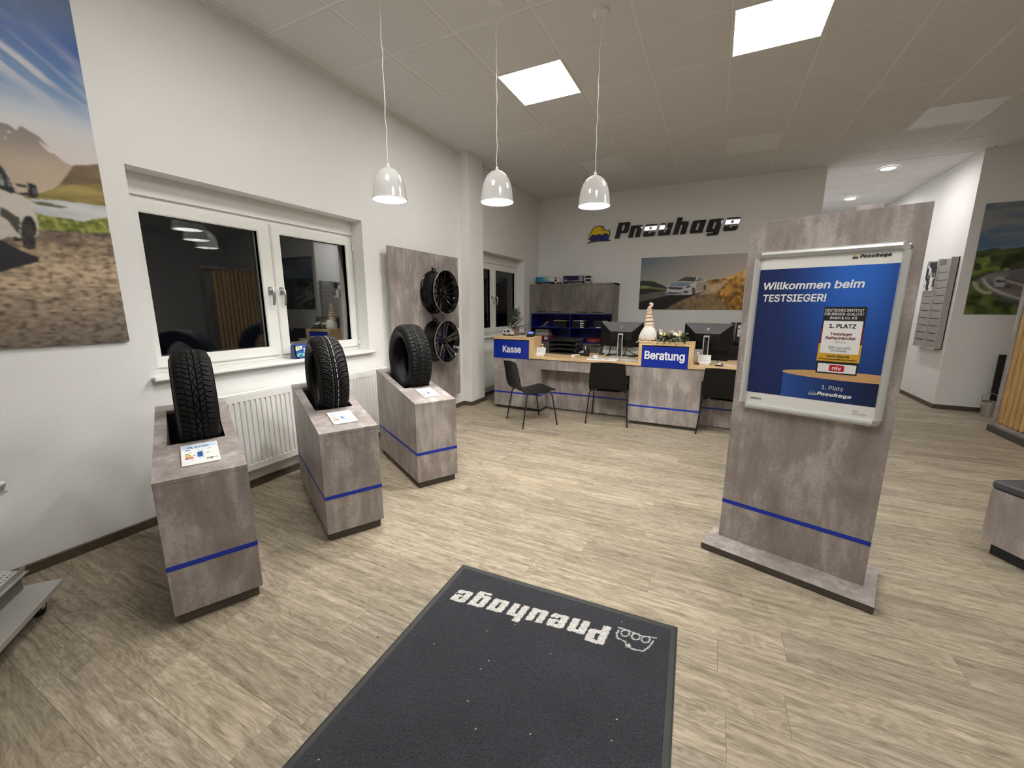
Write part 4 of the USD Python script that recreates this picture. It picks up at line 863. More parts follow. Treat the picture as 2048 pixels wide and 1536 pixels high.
# ------------------------------------------------------------------ service counter
CF, CB = 2.13, 2.39                                              # front and knee-space planes
def block(m, x0, x1, y0, y1, z0, z1, b=.0012): return m.box(x0, x1, y0, y1, z0, z1, b)
def counter_unit(x0, x1, s0, s1, label, word, wx, wz, wh, ww):
    o = (x0, CF, 0); t = thing('counter_unit', label, 'counter', o)
    obj('front_panel', block(MB(), x0, x1, CF, CF + .02, .045, .735), 'concrete', t, False, org=o)
    obj('carcass', block(block(MB(), x0, x0 + .02, CF + .02, 2.9, .045, .735), x1 - .02, x1, CF + .02, 2.9, .045, .735), 'concrete', t, False, org=o)
    obj('plinth', block(MB(), x0 + .02, x1 - .01, CF + .03, 2.88, 0, .045), 'plinth', t, False, org=o)
    obj('stripe', MB().box(x0 - .001, x1 + .001, CF - .001, CF + .26, .233, .254), 'stripe_blue', t, False, org=o, label='thin blue stripe')
    obj('shadow_gap', MB().box(s0 - .008, s1 + .008, CF + .004, CF + .012, .735, 1.0), 'ink_black', t, False, org=o)
    sp = obj('sign_panel', MB().box(s0, s1, CF - .004, CF + .004, .737, .99, .001), 'sign_blue', t, False, org=o, label='royal blue sign panel with white word')
    obj('lettering', MB().text(word, wh, XZ, (wx, CF - .0042, wz), 2, 0, .0008, ww), 'ink_white', sp, False, org=o)
counter_unit(.478, 1.205, .480, 1.022, 'till counter block with the blue sign reading Kasse', 'Kasse', .622, .823, .088, .285)
counter_unit(2.398, 3.208, 2.528, 3.045, 'advice counter block with the blue sign reading Beratung', 'Beratung', 2.558, .838, .092, .452)
o = (1.205, CF, 0); t = thing('knee_panel', 'concrete-look knee space between the two counter blocks, behind the first chair', 'counter', o, 0, 'counter knee spaces')
obj('apron', block(MB(), 1.205, 2.398, CF, CF + .02, .61, .742), 'concrete', t, False, org=o)
obj('back_panel', block(MB(), 1.205, 2.398, CB, CB + .02, .02, .742), 'concrete', t, False, org=o); obj('plinth', block(MB(), 1.205, 2.398, CB + .004, CB + .03, 0, .02), 'plinth', t, False, org=o)
obj('stripe', MB().box(1.205, 2.398, CB - .001, CB, .233, .254), 'stripe_blue', t, False, org=o, label='thin blue stripe')
o = (3.208, CF, 0); t = thing('knee_panel', 'concrete-look knee space right of the advice block, partly behind the poster stand', 'counter', o, 0, 'counter knee spaces')
obj('apron', block(MB(), 3.208, 4.2, CF, CF + .02, .61, .742), 'concrete', t, False, org=o)
obj('back_panel', block(MB(), 3.208, 4.2, CB, CB + .02, .02, .742), 'concrete', t, False, org=o); obj('side_panel', block(MB(), 4.18, 4.2, CF + .02, 2.9, .02, .742), 'concrete', t, False, org=o)
obj('stripe', MB().box(3.208, 4.18, CB - .001, CB, .233, .254), 'stripe_blue', t, False, org=o, label='thin blue stripe')
# the oak top: low desk, raised boxes over the two signs
YD = 2.41
o = (1.1, CF, .745); t = thing('oak_counter_top', 'light oak counter top stepping up over the two blue signs', 'counter top', o)
for x0, x1 in ((1.098, 2.49), (3.10, 4.22)): obj('desk_top', MB().box(x0, x1, CF - .012, 2.95, .747, .78, .0015), 'oak', t, False, org=o)
for x0, x1 in ((.472, 1.10), (2.486, 3.104)): obj('raised_top', MB().box(x0, x1, CF - .012, YD, 1.002, 1.046, .0015), 'oak', t, False, org=o)
for x0, x1 in ((1.030, 1.0995), (2.487, 2.525), (3.048, 3.103)): obj('riser', MB().box(x0, x1, CF - .012, YD, .747, 1.002, .0015), 'oak_upright', t, False, org=o)
obj('shadow_gap', MB().box(1.03, 2.525, CF - .002, CF + .02, .741, .747).box(3.05, 4.2, CF - .002, CF + .02, .741, .747), 'ink_black', t, False, org=o)
obj('back_board', MB().box(.48, 1.03, YD - .02, YD, .747, 1.002).box(2.525, 3.05, YD - .02, YD, .747, 1.002), 'oak', t, False, org=o)
DZ, RZ = .78, 1.046

# ------------------------------------------------------------------ black shell chairs
def chair_parts(t):
    prof = [(.235, .425), (.225, .440), (.19, .447), (.10, .437), (.0, .428), (-.09, .428), (-.15, .438), (-.19, .465), (-.212, .51), (-.228, .58), (-.243, .66), (-.258, .735), (-.268, .79)]
    hw = [.205, .21, .213, .216, .218, .221, .224, .226, .226, .222, .214, .206, .198]
    cur = [0, 0, .004, .010, .012, .014, .016, .02, .022, .022, .022, .022, .022]
    ts = np.linspace(0, len(prof) - 1, 49); k = np.arange(len(prof))
    from scipy.interpolate import PchipInterpolator as PI_
    d, z, w, c_ = (PI_(k, np.array(v))(ts) for v in ([p[0] for p in prof], [p[1] for p in prof], hw, cur))
    nd = np.gradient(d), np.gradient(z); ln = np.hypot(*nd); nx, nz = nd[1] / ln, -nd[0] / ln      # normal of the profile
    v = np.linspace(-1, 1, 21); P = np.zeros((49, 21, 3))
    edge = 1 - .10 * np.exp(-((ts - 0) / 1.5) ** 2)
    for j, s_ in enumerate(v):
        lift = c_ * s_ ** 2
        P[:, j] = np.stack([d + nx * -lift * 1.6, s_ * w * edge, z + nz * -lift * 1.6], 1)
    obj('seat_shell', MB().sheet(P, .009), 'black_satin', t, 40)
    for sy in (-1, 1):
        for f in (1, -1):
            x1, x0 = f * .235, f * .15
            m = MB().tube([(f * .02, sy * .15, .418), (x0 * .6, sy * .18, .418), (x0, sy * .205, .416), (x0 + f * .012, sy * .222, .405), (x0 + f * .022, sy * .230, .38), (x1, sy * .255, .005)], .0085, 10)
            m.cyl((x1, sy * .255, 0), (x1, sy * .255, .012), .011)
            obj('leg', m, 'black_metal', t, True)
    obj('under_frame', MB().box(-.14, .14, -.15, .15, .408, .421, .004), 'black_metal', t, False)
ch = thing('visitor_chair', 'black shell chair turned sideways before the till sign', 'chair', (1.277, 1.663, 0), math.radians(49), 'black shell chairs at the counter')
chair_parts(ch)
dup(ch, 'black shell chair seen from behind between the two counter signs', (2.155, 2.155, 0), math.radians(95))
dup(ch, 'black shell chair half hidden behind the poster stand', (3.49, 2.23, 0), math.radians(79))
# ------------------------------------------------------------------ wall cabinet behind the counter
KX0, KX1, KF, KB, KH = .02, 1.645, 4.45, 4.86, 1.872
o = (KX0, KF, 0); t = thing('shelf_cabinet', 'dark grey office cabinet with four upper doors and blue open shelves', 'cabinet', o)
KW = .02
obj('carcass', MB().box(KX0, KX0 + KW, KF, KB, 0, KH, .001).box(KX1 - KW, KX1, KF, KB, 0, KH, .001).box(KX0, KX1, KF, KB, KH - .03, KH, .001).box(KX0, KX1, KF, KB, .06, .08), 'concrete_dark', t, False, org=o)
obj('back_board', MB().box(KX0 + KW, KX1 - KW, KB - .01, KB, .78, KH - .03), 'shelf_blue', t, False, org=o)
xs = np.linspace(KX0 + KW, KX1 - KW, 5); xm = .832
obj('shelf_lining', MB().box(KX0 + KW, KX1 - KW, KF + .003, KB - .01, 1.302, 1.318).box(KX0 + KW, KX1 - KW, KF + .003, KB - .01, .778, .792).box(KX0 + KW, KX0 + KW + .012, KF + .003, KB - .01, .792, 1.302).box(KX1 - KW - .012, KX1 - KW, KF + .003, KB - .01, .792, 1.302), 'shelf_blue', t, False, org=o)
obj('shelf', MB().box(KX0 + KW + .012, KX1 - KW - .012, KF + .02, KB - .01, 1.044, 1.06), 'shelf_blue', t, False, org=o); obj('divider', MB().box(xm - .011, xm + .011, KF + .008, KB - .01, .792, 1.302), 'shelf_blue', t, False, org=o)
for k in range(4):
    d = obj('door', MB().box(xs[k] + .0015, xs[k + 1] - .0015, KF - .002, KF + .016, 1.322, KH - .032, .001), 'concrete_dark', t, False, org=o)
    hx = xs[k] + (.25 if k % 2 == 0 else .04) * 1.0; hx = [xs[0] + .14, xs[1] + .04, xs[2] + .14, xs[3] + .04][k]
    obj('handle', MB().box(hx, hx + .19, KF - .022, KF - .014, 1.349, 1.359, .002).box(hx + .01, hx + .02, KF - .016, KF, 1.350, 1.358).box(hx + .17, hx + .18, KF - .016, KF, 1.350, 1.358), 'black_metal', d, False, org=o)
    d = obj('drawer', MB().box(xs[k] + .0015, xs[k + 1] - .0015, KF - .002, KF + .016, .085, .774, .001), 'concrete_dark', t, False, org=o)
    obj('handle', MB().box(hx, hx + .19, KF - .022, KF - .014, .735, .745, .002).box(hx + .01, hx + .02, KF - .016, KF, .736, .744).box(hx + .17, hx + .18, KF - .016, KF, .736, .744), 'black_metal', d, False, org=o)
obj('plinth', MB().box(KX0 + .02, KX1 - .02, KF + .03, KB, 0, .06), 'plinth', t, False, org=o)
# contents of the open shelves (z of the boards: .792 and 1.06)
def simple(name, label, cat, loc, rot=0, group=None): return thing(name, label, cat, loc, rot, group)
t = simple('tape_dispenser', 'small grey desk dispenser on the upper blue shelf, at the left', 'office supply', (.26, 4.58, 1.06), .2)
obj('base', MB().box(-.09, .09, -.03, .03, 0, .012, .004), 'grey_dark_powder', t); obj('arm', MB().tube([(-.02, 0, .01), (.03, 0, .05), (.06, 0, .085), (.075, 0, .10)], [.018, .022, .026, .016], 12), 'grey_dark_powder', t)
t = simple('folder_stack', 'thick stack of papers topped by a tan folder on the upper shelf', 'folders', (.62, 4.58, 1.06))
for k in range(6): obj('folder', MB().box(-.13 - .004 * (k % 3), .14, -.09, .12, k * .019, k * .019 + .016, .003), 'black_plastic' if k < 5 else 'black_satin', t, False)
obj('paper', MB().hull([(-.15, -.09, .116), (.14, -.09, .116), (.14, .11, .116), (-.15, .11, .116), (-.12, -.06, .136), (.12, -.08, .128), (.10, .10, .128), (-.10, .08, .138)]), 'cardboard', t, False)
t = simple('drawer_tower', 'black tray tower with four white labels on the upper right shelf', 'letter trays', (1.0, 4.58, 1.06))
for k in range(4):
    tr = obj('tray', MB().box(-.12, .12, -.11, .13, k * .034, k * .034 + .027, .003), 'black_plastic', t, False); obj('label_card', MB().box(.03, .105 - .02 * (k % 2), -.113, -.11, k * .034 + .005, k * .034 + .021), 'paper', tr, False)
obj('paper', MB().box(-.11, .1, -.1, .1, .129, .134), 'paper', t, False)
t = simple('flat_tray', 'black flat tray with one white label, right of the tray tower', 'letter tray', (1.36, 4.58, 1.06)); obj('tray', MB().box(-.16, .16, -.11, .13, 0, .03, .003), 'black_plastic', t, False); obj('label_card', MB().box(-.02, .06, -.113, -.11, .006, .022), 'paper', t, False)
t = simple('flat_tray', 'thin black file with a white label standing on the flat tray', 'letter tray', (1.42, 4.58, 1.0901)); obj('tray', MB().box(-.13, .13, -.1, .12, 0, .11, .003).box(-.13, .13, -.11, -.1, .085, .11), 'black_plastic', t, False); obj('label_card', MB().box(.04, .12, -.114, -.11, .09, .106), 'paper', t, False)
t = simple('box_stack', 'red parcel box on the lower left shelf', 'box', (.29, 4.60, .792)); obj('carton', MB().box(-.18, .17, -.12, .13, 0, .10, .003), 'red_box', t, False); obj('print', MB().box(.02, .09, -.1206, -.12, .02, .08), 'ink_pale_blue', t, False)
t = simple('box_stack', 'pale grey carton on top of the red parcel box', 'box', (.26, 4.60, .8922)); obj('carton', MB().box(-.15, .13, -.11, .12, 0, .06, .003), 'grey_powder', t, False); obj('lid', MB().box(-.145, .135, -.115, .12, .0605, .12, .004), 'grey_dark_powder', t, False)
t = simple('red_case', 'small red and black case on the lower right shelf', 'case', (1.28, 4.60, .792)); obj('case_body', MB().box(-.13, .13, -.1, .1, 0, .075, .008), 'red_box', t, False); obj('strip', MB().box(-.06, .06, -.1012, -.1, .02, .03).box(-.05, .05, -.1012, -.1, .045, .052), 'cardboard', t, False)
# model lorries on the cabinet
def lorry(x0, x1, label, long_nose, seed):
    t = thing('model_lorry', label, 'model lorry', ((x0 + x1) / 2, 4.60, KH), 0, 'model lorries on the cabinet'); L = x1 - x0; a = -L / 2; b = a + L * .72
    cv = Canvas(a, b, .048, .145, .006); n = cv.noise(14, 30, seed)
    if long_nose: cv.c = ramp((cv.A - a) / (b - a) + .5 * (n - .5), [(0, S(40, 110, 160)), (.5, S(90, 160, 196)), (.8, S(210, 214, 196)), (1, S(224, 222, 206))])
    else:
        cv.c = ramp(n, [(.3, S(22, 22, 60)), (.55, S(36, 34, 96)), (.72, S(150, 150, 190))]); cv.fill([(b - .085, .05), (b - .01, .05), (b - .01, .145), (b - .085, .145)], S(150, 146, 142)); cv.fill([(a, .048), (b, .048), (b, .06), (a, .056)], S(210, 210, 214))
    obj('trailer', MB().box(a, b, -.03, .03, .046, .147, .002), 'white_gloss' if long_nose else 'navy_box', t, False)
    obj('trailer_print', MB().sheet(np.stack([cv.A, np.full(cv.A.shape, -.0306), cv.B], -1)), 'print', t, False, {'pic': np.clip(cv.c * 1.0, 0, .88).reshape(-1, 3)})
    obj('chassis', MB().box(a, -a - .02, -.022, .022, .026, .046), 'black_plastic', t, False)
    for k, wx in enumerate((a + .03, a + .065, b - .06, b - .02, -a - .06, -a - .03)): obj('wheel', MB().cyl((wx, -.032, .018), (wx, .032, .018), .018, n=18), 'black_rubber', t); obj('wheel_hub', MB().cyl((wx, -.0335, .018), (wx, -.0325, .018), .009, n=12), 'chrome', t)
    if long_nose:
        cab = MB().hull([(x, y, z) for x, z in ((b + .012, .03), (b + .012, .135), (b + .05, .14), (b + .062, .098), (-a - .012, .088), (-a, .075), (-a, .03)) for y in (-.03, .03)])
        obj('cab', cab, 'white_gloss', t, False); obj('cab_window', MB().box(b + .025, b + .05, -.0312, -.03, .098, .122), 'ink_black', t, False); obj('exhaust', MB().cyl((b + .006, -.026, .05), (b + .006, -.026, .145), .004), 'chrome', t)
        obj('grille', MB().box(b + .02, b + .055, -.0312, -.03, .05, .085), 'gunmetal', t, False)
    else:
        obj('cab', MB().hull([(x, y, z) for x, z in ((b + .028, .025), (b + .026, .145), (b + .05, .155), (-a - .012, .14), (-a, .09), (-a, .025)) for y in (-.033, .033)]), 'white_gloss', t, False)
        obj('cab_window', MB().hull([(x, y, z) for x, z in ((b + .032, .092), (b + .034, .14), (-a - .016, .138), (-a - .004, .095)) for y in (-.0342, -.033)]), 'ink_black', t, False); obj('cab_grille', MB().box(b + .042, -a - .01, -.0342, -.033, .034, .08), 'ink_black', t, False)
    return t
lorry(.075, .60, 'long-nosed model lorry with a light blue trailer, at the left on the cabinet', True, 41)
lorry(.635, 1.19, 'model lorry with a dark blue trailer and white cab, on top of the cabinet', False, 42)

# ------------------------------------------------------------------ things on the counter
def monitor(xc, y, rot, zc, w, h, label, bright):
    t = thing('monitor', label, 'monitor', (xc, y, DZ), rot); w2, h2 = w / 2, h / 2; zc -= DZ
    bx, bz = w2 * .50, h2 * .42
    rim_ = [(-w2, 0, zc - h2), (w2, 0, zc - h2), (w2, 0, zc + h2), (-w2, 0, zc + h2)]
    mid = [(-bx, -.05, zc - bz), (bx, -.05, zc - bz), (bx, -.05, zc + bz * .55), (-bx, -.05, zc + bz * .55)]
    obj('screen_housing', MB().add(np.array(rim_ + mid), [[4, 5, 6, 7], [0, 1, 5, 4], [1, 2, 6, 5], [3, 0, 4, 7]]), 'black_satin', t, False)
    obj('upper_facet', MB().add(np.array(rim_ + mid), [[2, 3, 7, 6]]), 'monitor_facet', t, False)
    obj('screen', MB().box(-w2, w2, 0, .014, zc - h2, zc + h2, .002), 'black_plastic', t, False)
    q = .55; c0 = np.array([0, -.05 * q, zc + h2 - q * (h2 - bz * .55)]); sl = math.atan2(.05, h2 - bz * .55)
    lg = MB(); R = rx(-(sl))
    for p in (LineString([(-.004, -.022), (.004, .0), (-.001, .0), (.003, .022)]).buffer(.0016), LineString([(-.012, -.009), (-.006, .011), (-.002, .011)]).buffer(.0016), LineString([(.004, -.018), (.010, .0), (.012, .009), (.006, .009)]).buffer(.0016)): lg.prism(p, .001, R @ XZ, c0 - np.array([0, .0006, 0]))
    obj('logo', lg, 'ink_white' if bright else 'ink_grey', t, False)  # lamp glint on the reflective logo is painted in as white
    zt = zc - .005
    for sx in (-1, 1): obj('stand_rail', MB().box(sx * .028 - .006, sx * .028 + .006, -.095, -.075, .012, zt, .002), 'aluminium', t)
    obj('stand_core', MB().box(-.021, .021, -.093, -.08, .012, zt - .03), 'black_plastic', t, False); obj('stand_head', MB().box(-.034, .034, -.095, -.045, zt, zt + .022, .004), 'aluminium', t)
    obj('foot', MB().box(-.12, .12, -.16, .06, 0, .012, .005), 'aluminium', t)
    return t
monitor(2.162, 2.68, 0.03, 1.084, .565, .335, 'black monitor seen from behind, left of the striped gnome', False)
monitor(3.225, 2.70, -0.16, 1.088, .56, .33, 'black monitor seen from behind with a shiny round logo, right of the advice sign', True)
def table_sign(x, y, rot, label):
    t = thing('table_sign', label, 'sign holder', (x, y, DZ), rot, 'small sign holders')
    R = rx(-.25)
    obj('holder', MB().box(-.055, .055, -.02, .03, 0, .028, .003), 'clear_bottle', t); obj('sheet', MB().box(-.07, .07, -.003, .003, 0, .095, .001, R=R, t=(0, 0, .025)), 'paper', t, False)
    m = MB()
    for k, w in ((.072, .05), (.048, .042), (.026, .052)): m.box(-.055, -.055 + 2 * w, -.0036, -.003, k, k + .009, R=R, t=(0, 0, .025))
    obj('fine_print', m, 'ink_grey_pale', t, False)
table_sign(1.155, 2.235, .12, 'white slanted sign holder on the oak desk beside the till block'); table_sign(3.215, 2.30, .1, 'white slanted sign holder on the oak desk left of the bell')
t = thing('pump_bottle', 'white pump dispenser bottle behind the sign holder at the till', 'bottle', (1.145, 2.34, DZ))
obj('bottle', MB().lathe([(0, 0), (.032, 0), (.034, .004), (.034, .085), (.026, .105), (.012, .115), (.012, .122), (0, .122)], 28), 'clear_bottle', t); obj('pump', MB().cyl((0, 0, .12), (0, 0, .15), .006).box(-.012, .012, -.035, .012, .148, .158, .003), 'white_plastic', t)
t = thing('letter_trays', 'stack of black letter trays behind the low desk near the till', 'letter trays', (1.36, 2.72, DZ), -.1)
for k in range(4):
    z = k * .062; obj('tray', MB().box(-.21, .21, -.14, .14, z, z + .005).box(-.21, -.206, -.14, .14, z, z + .04).box(.206, .21, -.14, .14, z, z + .04).box(-.21, .21, .136, .14, z, z + .04).box(-.21, .21, -.14, -.136, z, z + .022), 'black_plastic', t, False)
obj('riser', MB().box(-.21, -.2, -.12, -.1, 0, .2).box(.2, .21, -.12, -.1, 0, .2).box(-.21, -.2, .1, .12, 0, .2).box(.2, .21, .1, .12, 0, .2), 'black_plastic', t, False)
t = thing('desk_phone', 'black desk telephone with curved handset by the letter trays', 'telephone', (1.62, 2.62, DZ), -.35)
obj('phone_body', MB().hull([(x, y, z) for x in (-.085, .085) for y, z in ((-.09, 0), (.09, 0), (.09, .075), (-.09, .02))]), 'black_plastic', t, False); obj('handset', MB().tube([(-.06, -.08, .04), (-.062, -.05, .07), (-.062, 0, .085), (-.06, .06, .1), (-.058, .09, .085)], [.02, .018, .012, .017, .02], 12), 'black_plastic', t, True); obj('keypad', MB().box(-.01, .07, -.05, .04, 0, .004, R=rx(math.atan2(.055, .18)), t=(0, 0, .046)), 'ink_grey', t, False)
t = thing('pen_cup', 'black pen cup with pens on the desk behind the newspaper', 'pen holder', (1.735, 2.50, DZ))
obj('cup', MB().lathe([(0, 0), (.036, 0), (.04, .09), (.036, .09), (.033, .005), (0, .005)], 24), 'black_plastic', t)
for k, (dx, dy, mt) in enumerate(((-.012, 0, 'paper'), (.01, .01, 'black_plastic'), (.018, -.008, 'black_plastic'), (0, .015, 'gunmetal'))): obj('pen', MB().cyl((dx * .5, dy * .5, .01), (dx * 2, dy * 2, .145), .004, .0045, 10), mt, t)
t = thing('tape_roller', 'small white desk stamp box in front of the telephone', 'office supply', (1.60, 2.33, DZ)); obj('box', MB().box(-.022, .022, -.02, .02, 0, .034, .003), 'white_plastic', t); obj('arm', MB().box(.02, .09, -.006, .006, .03, .042, .002), 'white_plastic', t)
t = thing('note_block', 'small white note block on the desk behind the newspaper', 'note block', (1.905, 2.34, DZ)); obj('sheets', MB().box(-.03, .03, -.03, .03, 0, .04, .002), 'paper', t, False)
t = thing('newspaper', 'folded newspaper lying on the oak desk behind the middle chair', 'newspaper', (2.02, 2.235, DZ), .08)
obj('sheets', MB().box(-.19, .19, -.1, .1, 0, .007, .002).box(-.17, .2, -.085, .11, .007, .011, .001), 'paper', t, False); obj('print', MB().box(-.06, .0, -.05, .02, .011, .0115).box(.02, .08, -.04, .03, .011, .0115).box(-.15, -.09, -.05, .06, .011, .0113), 'ink_grey', t, False)
t = thing('desk_pad', 'thin pale notebook on the oak desk left of the advice sign', 'notebook', (2.36, 2.31, DZ), .05); obj('cover', MB().box(-.11, .1, -.05, .06, 0, .008, .002), 'ink_pale_blue', t, False)
o_ = (2.2, 2.84, DZ); t = thing('document_rack', 'black desk rack holding a row of white sheets below the left monitor', 'document rack', o_)
obj('rack_back', MB().box(-.36, .36, -.004, .004, 0, .16, R=rx(-.75), t=(0, -.066, .0)), 'black_plastic', t, False); obj('rack_ledge', MB().box(-.36, .36, -.09, -.06, 0, .012, .002), 'black_plastic', t, False)
for k, (x, z) in enumerate(((-.268, .018), (-.162, .016), (-.05, .012), (.05, .004), (.14, .018), (.245, .02))):
    obj('paper_sheet', MB().box(x - .046, x + .046, -.002, .0, -.0, .135, R=rx(-.75), t=(0, -.075, z + .008)), 'paper', t, False)
t = thing('monitor_cable', 'black cable drooping from the left monitor to the desk', 'cable', (2.2, 2.66, DZ)); obj('cable', MB().tube([(-.03, -.04, .17), (.02, -.06, .13), (.08, -.07, .09), (.15, -.07, .06), (.2, -.05, .03), (.26, 0, .008)], .006, 8), 'black_plastic', t, True)
t = thing('keyboard', 'black keyboard with a white cable on the desk beneath the left monitor', 'keyboard', (2.16, 2.72, DZ)); obj('key_bed', MB().box(-.2, .2, -.06, .06, 0, .018, .004), 'black_plastic', t); obj('cable', MB().tube([(-.19, .05, .012), (-.215, .02, .02), (-.22, -.04, .02), (-.2, -.07, .01)], .007, 8), 'white_plastic', t, True)
t = thing('service_bell', 'chrome counter bell on the oak desk next to the poster stand', 'bell', (3.375, 2.29, DZ))
obj('bell_base', MB().lathe([(0, 0), (.045, 0), (.045, .006), (.036, .014), (0, .014)], 32), 'black_metal', t); obj('dome', MB().lathe([(.040, .014), (.040, .02), (.034, .036), (.022, .046), (.006, .050), (0, .050)], 36), 'chrome', t); obj('button', MB().cyl((0, 0, .05), (0, 0, .062), .004).ball((0, 0, .064), .006), 'chrome', t)
t = thing('ballpoint_pen', 'white and violet pen lying behind the chrome bell', 'pen', (3.50, 2.36, DZ + .006), .1); obj('barrel', MB().cyl((-.075, 0, 0), (.075, 0, 0), .0065, .006, 12), 'white_plastic', t); obj('clip', MB().box(.02, .07, -.003, .003, .005, .009), 'emblem_blue', t)
t = thing('yellow_figure', 'small yellow stamp figure on a dark base beside the advice block', 'desk ornament', (3.145, 2.34, DZ)); obj('base', MB().lathe([(0, 0), (.034, 0), (.03, .012), (0, .012)], 20), 'black_plastic', t); obj('figure', MB().lathe([(.022, .012), (.012, .04), (.009, .07), (.013, .082), (.008, .098), (0, .1)], 16), 'ink_gold', t)
t = thing('label_roll', 'white upright label roll at the right side of the advice block', 'office supply', (3.135, 2.46, DZ)); obj('roll', MB().box(-.02, .02, -.02, .02, 0, .13, .008), 'paper', t)
t = thing('dark_box', 'low dark desk box below the right monitor', 'box', (3.33, 2.84, DZ)); obj('box', MB().box(-.14, .14, -.05, .05, 0, .16, .004), 'black_satin', t)
# on the till block
t = thing('model_motorhome', 'white model motorhome on the till block', 'model vehicle', (.645, 2.25, RZ), -.25)
obj('body', MB().hull([(x, y, z) for x, z in ((-.075, .018), (-.078, .045), (-.062, .062), (-.055, .092), (.03, .10), (.072, .088), (.085, .045), (.085, .018)) for y in (-.036, .036)]), 'white_gloss', t, False)
obj('window', MB().box(.005, .062, -.0372, -.036, .052, .078).box(-.045, -.02, -.0372, -.036, .045, .07).box(.0772, .0782, -.025, .025, .055, .075, R=None), 'ink_black', t, False)
for x in (-.05, .055): obj('wheel', MB().cyl((x, -.037, .014), (x, .037, .014), .014, n=16), 'black_rubber', t)
obj('bumper', MB().box(-.078, .086, -.034, .034, .012, .018), 'grey_dark_powder', t, False)
rng = np.random.default_rng(5)
t = thing('potted_fir', 'small decorated fir tree in a brown pot on the till block', 'potted tree', (.735, 2.31, RZ))
obj('pot', MB().lathe([(0, 0), (.042, 0), (.056, .09), (.06, .09), (.06, .1), (.054, .1), (.052, .088), (0, .085)], 32), 'terracotta', t); obj('trunk', MB().cyl((0, 0, .08), (0, 0, .3), .006, .002), 'cone_brown', t)
tw = MB()
def needles(m, p0, p1, ln, n, r=.0022, nw=.0026):
    p0, p1 = np.array(p0), np.array(p1); d = (p1 - p0) / np.linalg.norm(p1 - p0); m.cyl(p0, p1, r, r * .6, 5)
    for k in range(n):
        q = p0 + (p1 - p0) * (.1 + .9 * (k + .5) / n); v = rng.normal(size=3); v -= d * (v @ d); v = v / np.linalg.norm(v) * .8 + d * .7; e = q + v * ln * rng.uniform(.7, 1.1)
        w = np.cross(v, d); w = w / np.linalg.norm(w) * nw
        m.add([q - w, q + w, e + w * .4, e - w * .4], [[0, 1, 2], [0, 2, 3]])
for k in range(58):
    h = .09 + .24 * (k / 58) ** .9; a = k * 2.4; L = .105 * (1 - (h - .09) / .30) + .03; up = .035 + .05 * rng.uniform()
    needles(tw, (0, 0, h), (L * math.cos(a), L * math.sin(a), h + up * (1 if h > .14 else .3)), .026, 20)
needles(tw, (0, 0, .1), (.2, .02, .17), .022, 26); needles(tw, (0, 0, .1), (-.14, -.05, .125), .022, 20)
obj('twigs', tw, 'fir_green', t, False)
for k in range(13):
    h = rng.uniform(.1, .26); a = rng.uniform(-2.6, -.4); L = .09 * (1 - (h - .09) / .26) + .012; obj('bauble', MB().ball((L * math.cos(a), L * math.sin(a), h + .01), rng.uniform(.006, .010)), 'silver_ball', t, True)
obj('bauble', MB().ball((.15, .0, .085), .011), 'red_box', t, True)
t = thing('card_terminal', 'black card reader with a glowing blue display on the till block', 'card reader', (1.02, 2.20, RZ), .15)
obj('reader_body', MB().hull([(x, y, z) for x in (-.042, .042) for y, z in ((-.075, 0), (.075, 0), (.075, .062), (.05, .068), (-.075, .018))]), 'black_plastic', t, False); obj('display', MB().box(-.034, .034, -.03, .03, 0, .002, R=rx(.3805), t=(0, .008, .0516)), 'screen_glow', t, False)
for x, y, r, lb in ((.87, 2.20, .2, 'small white card lying left of the card reader'), (.93, 2.235, -.3, 'second small white card lying by the card reader')):
    t = thing('paper_card', lb, 'card', (x, y, RZ), r); obj('card', MB().box(-.04, .04, -.025, .025, 0, .003, .001), 'paper', t, False)
# on the advice block
gx, gy = 2.572, 2.27
t = thing('gnome_figure', 'knitted gnome with tall striped hat and white beard on the advice block', 'gnome', (gx, gy, RZ))
obj('body', MB().lathe([(0, 0), (.07, 0), (.075, .03), (.07, .1), (.055, .15), (.03, .18), (0, .185)], 28), 'beard', t)
bd = MB(); N = 26
for k in range(N):
    a = -PI + PI * (k + .5) / N; top = np.array([.035 * math.cos(a), .045 * math.sin(a) - .005, .165]); w = .094 + .012 * rng.uniform(-1, 1); bot = np.array([1.12 * w * math.cos(a), .06 * math.sin(a) - .02, .004 + .012 * rng.uniform()])
    mid = (top + bot) / 2 + np.array([.0, -.02, .006]); bd.tube([top, (top * .5 + mid * .5) + [0, -.008, .012], mid, mid * .45 + bot * .55 + [0, -.004, 0], bot], [.010, .018, .021, .017, .004], 8)
bd.tube([(-.06, -.02, .03), (-.10, -.03, .0), (-.14, -.05, -.03)], [.012, .009, .002], 8)
obj('beard', bd, 'beard', t, True); obj('nose', MB().ball((-.004, -.066, .153), .018, (1.1, 1, .9)), 'skin_felt', t, True)
ax_ = [(0, 0, .145), (-.002, 0, .19), (-.004, 0, .23), (-.006, 0, .27), (-.008, 0, .305), (-.01, 0, .335), (-.012, 0, .365), (-.013, 0, .385), (-.005, 0, .402), (.008, 0, .415), (.018, 0, .43), (.018, 0, .442), (.006, 0, .449), (-.008, 0, .445), (-.014, 0, .438)]
rad = [.062, .056, .052, .047, .041, .035, .029, .025, .021, .018, .015, .013, .012, .011, .007]
s = np.linspace(0, len(ax_) - 1, 90); P3 = np.stack([np.interp(s, range(len(ax_)), [p[k] for p in ax_]) for k in range(3)], 1); r3 = np.interp(s, range(len(rad)), rad); r3 = r3 * (1 + .07 * np.sin(s * 6.0))
hatL, hatD = MB(), MB()
hatL.tube(P3, r3, 28); obj('hat', hatL, 'knit_light', t, True)
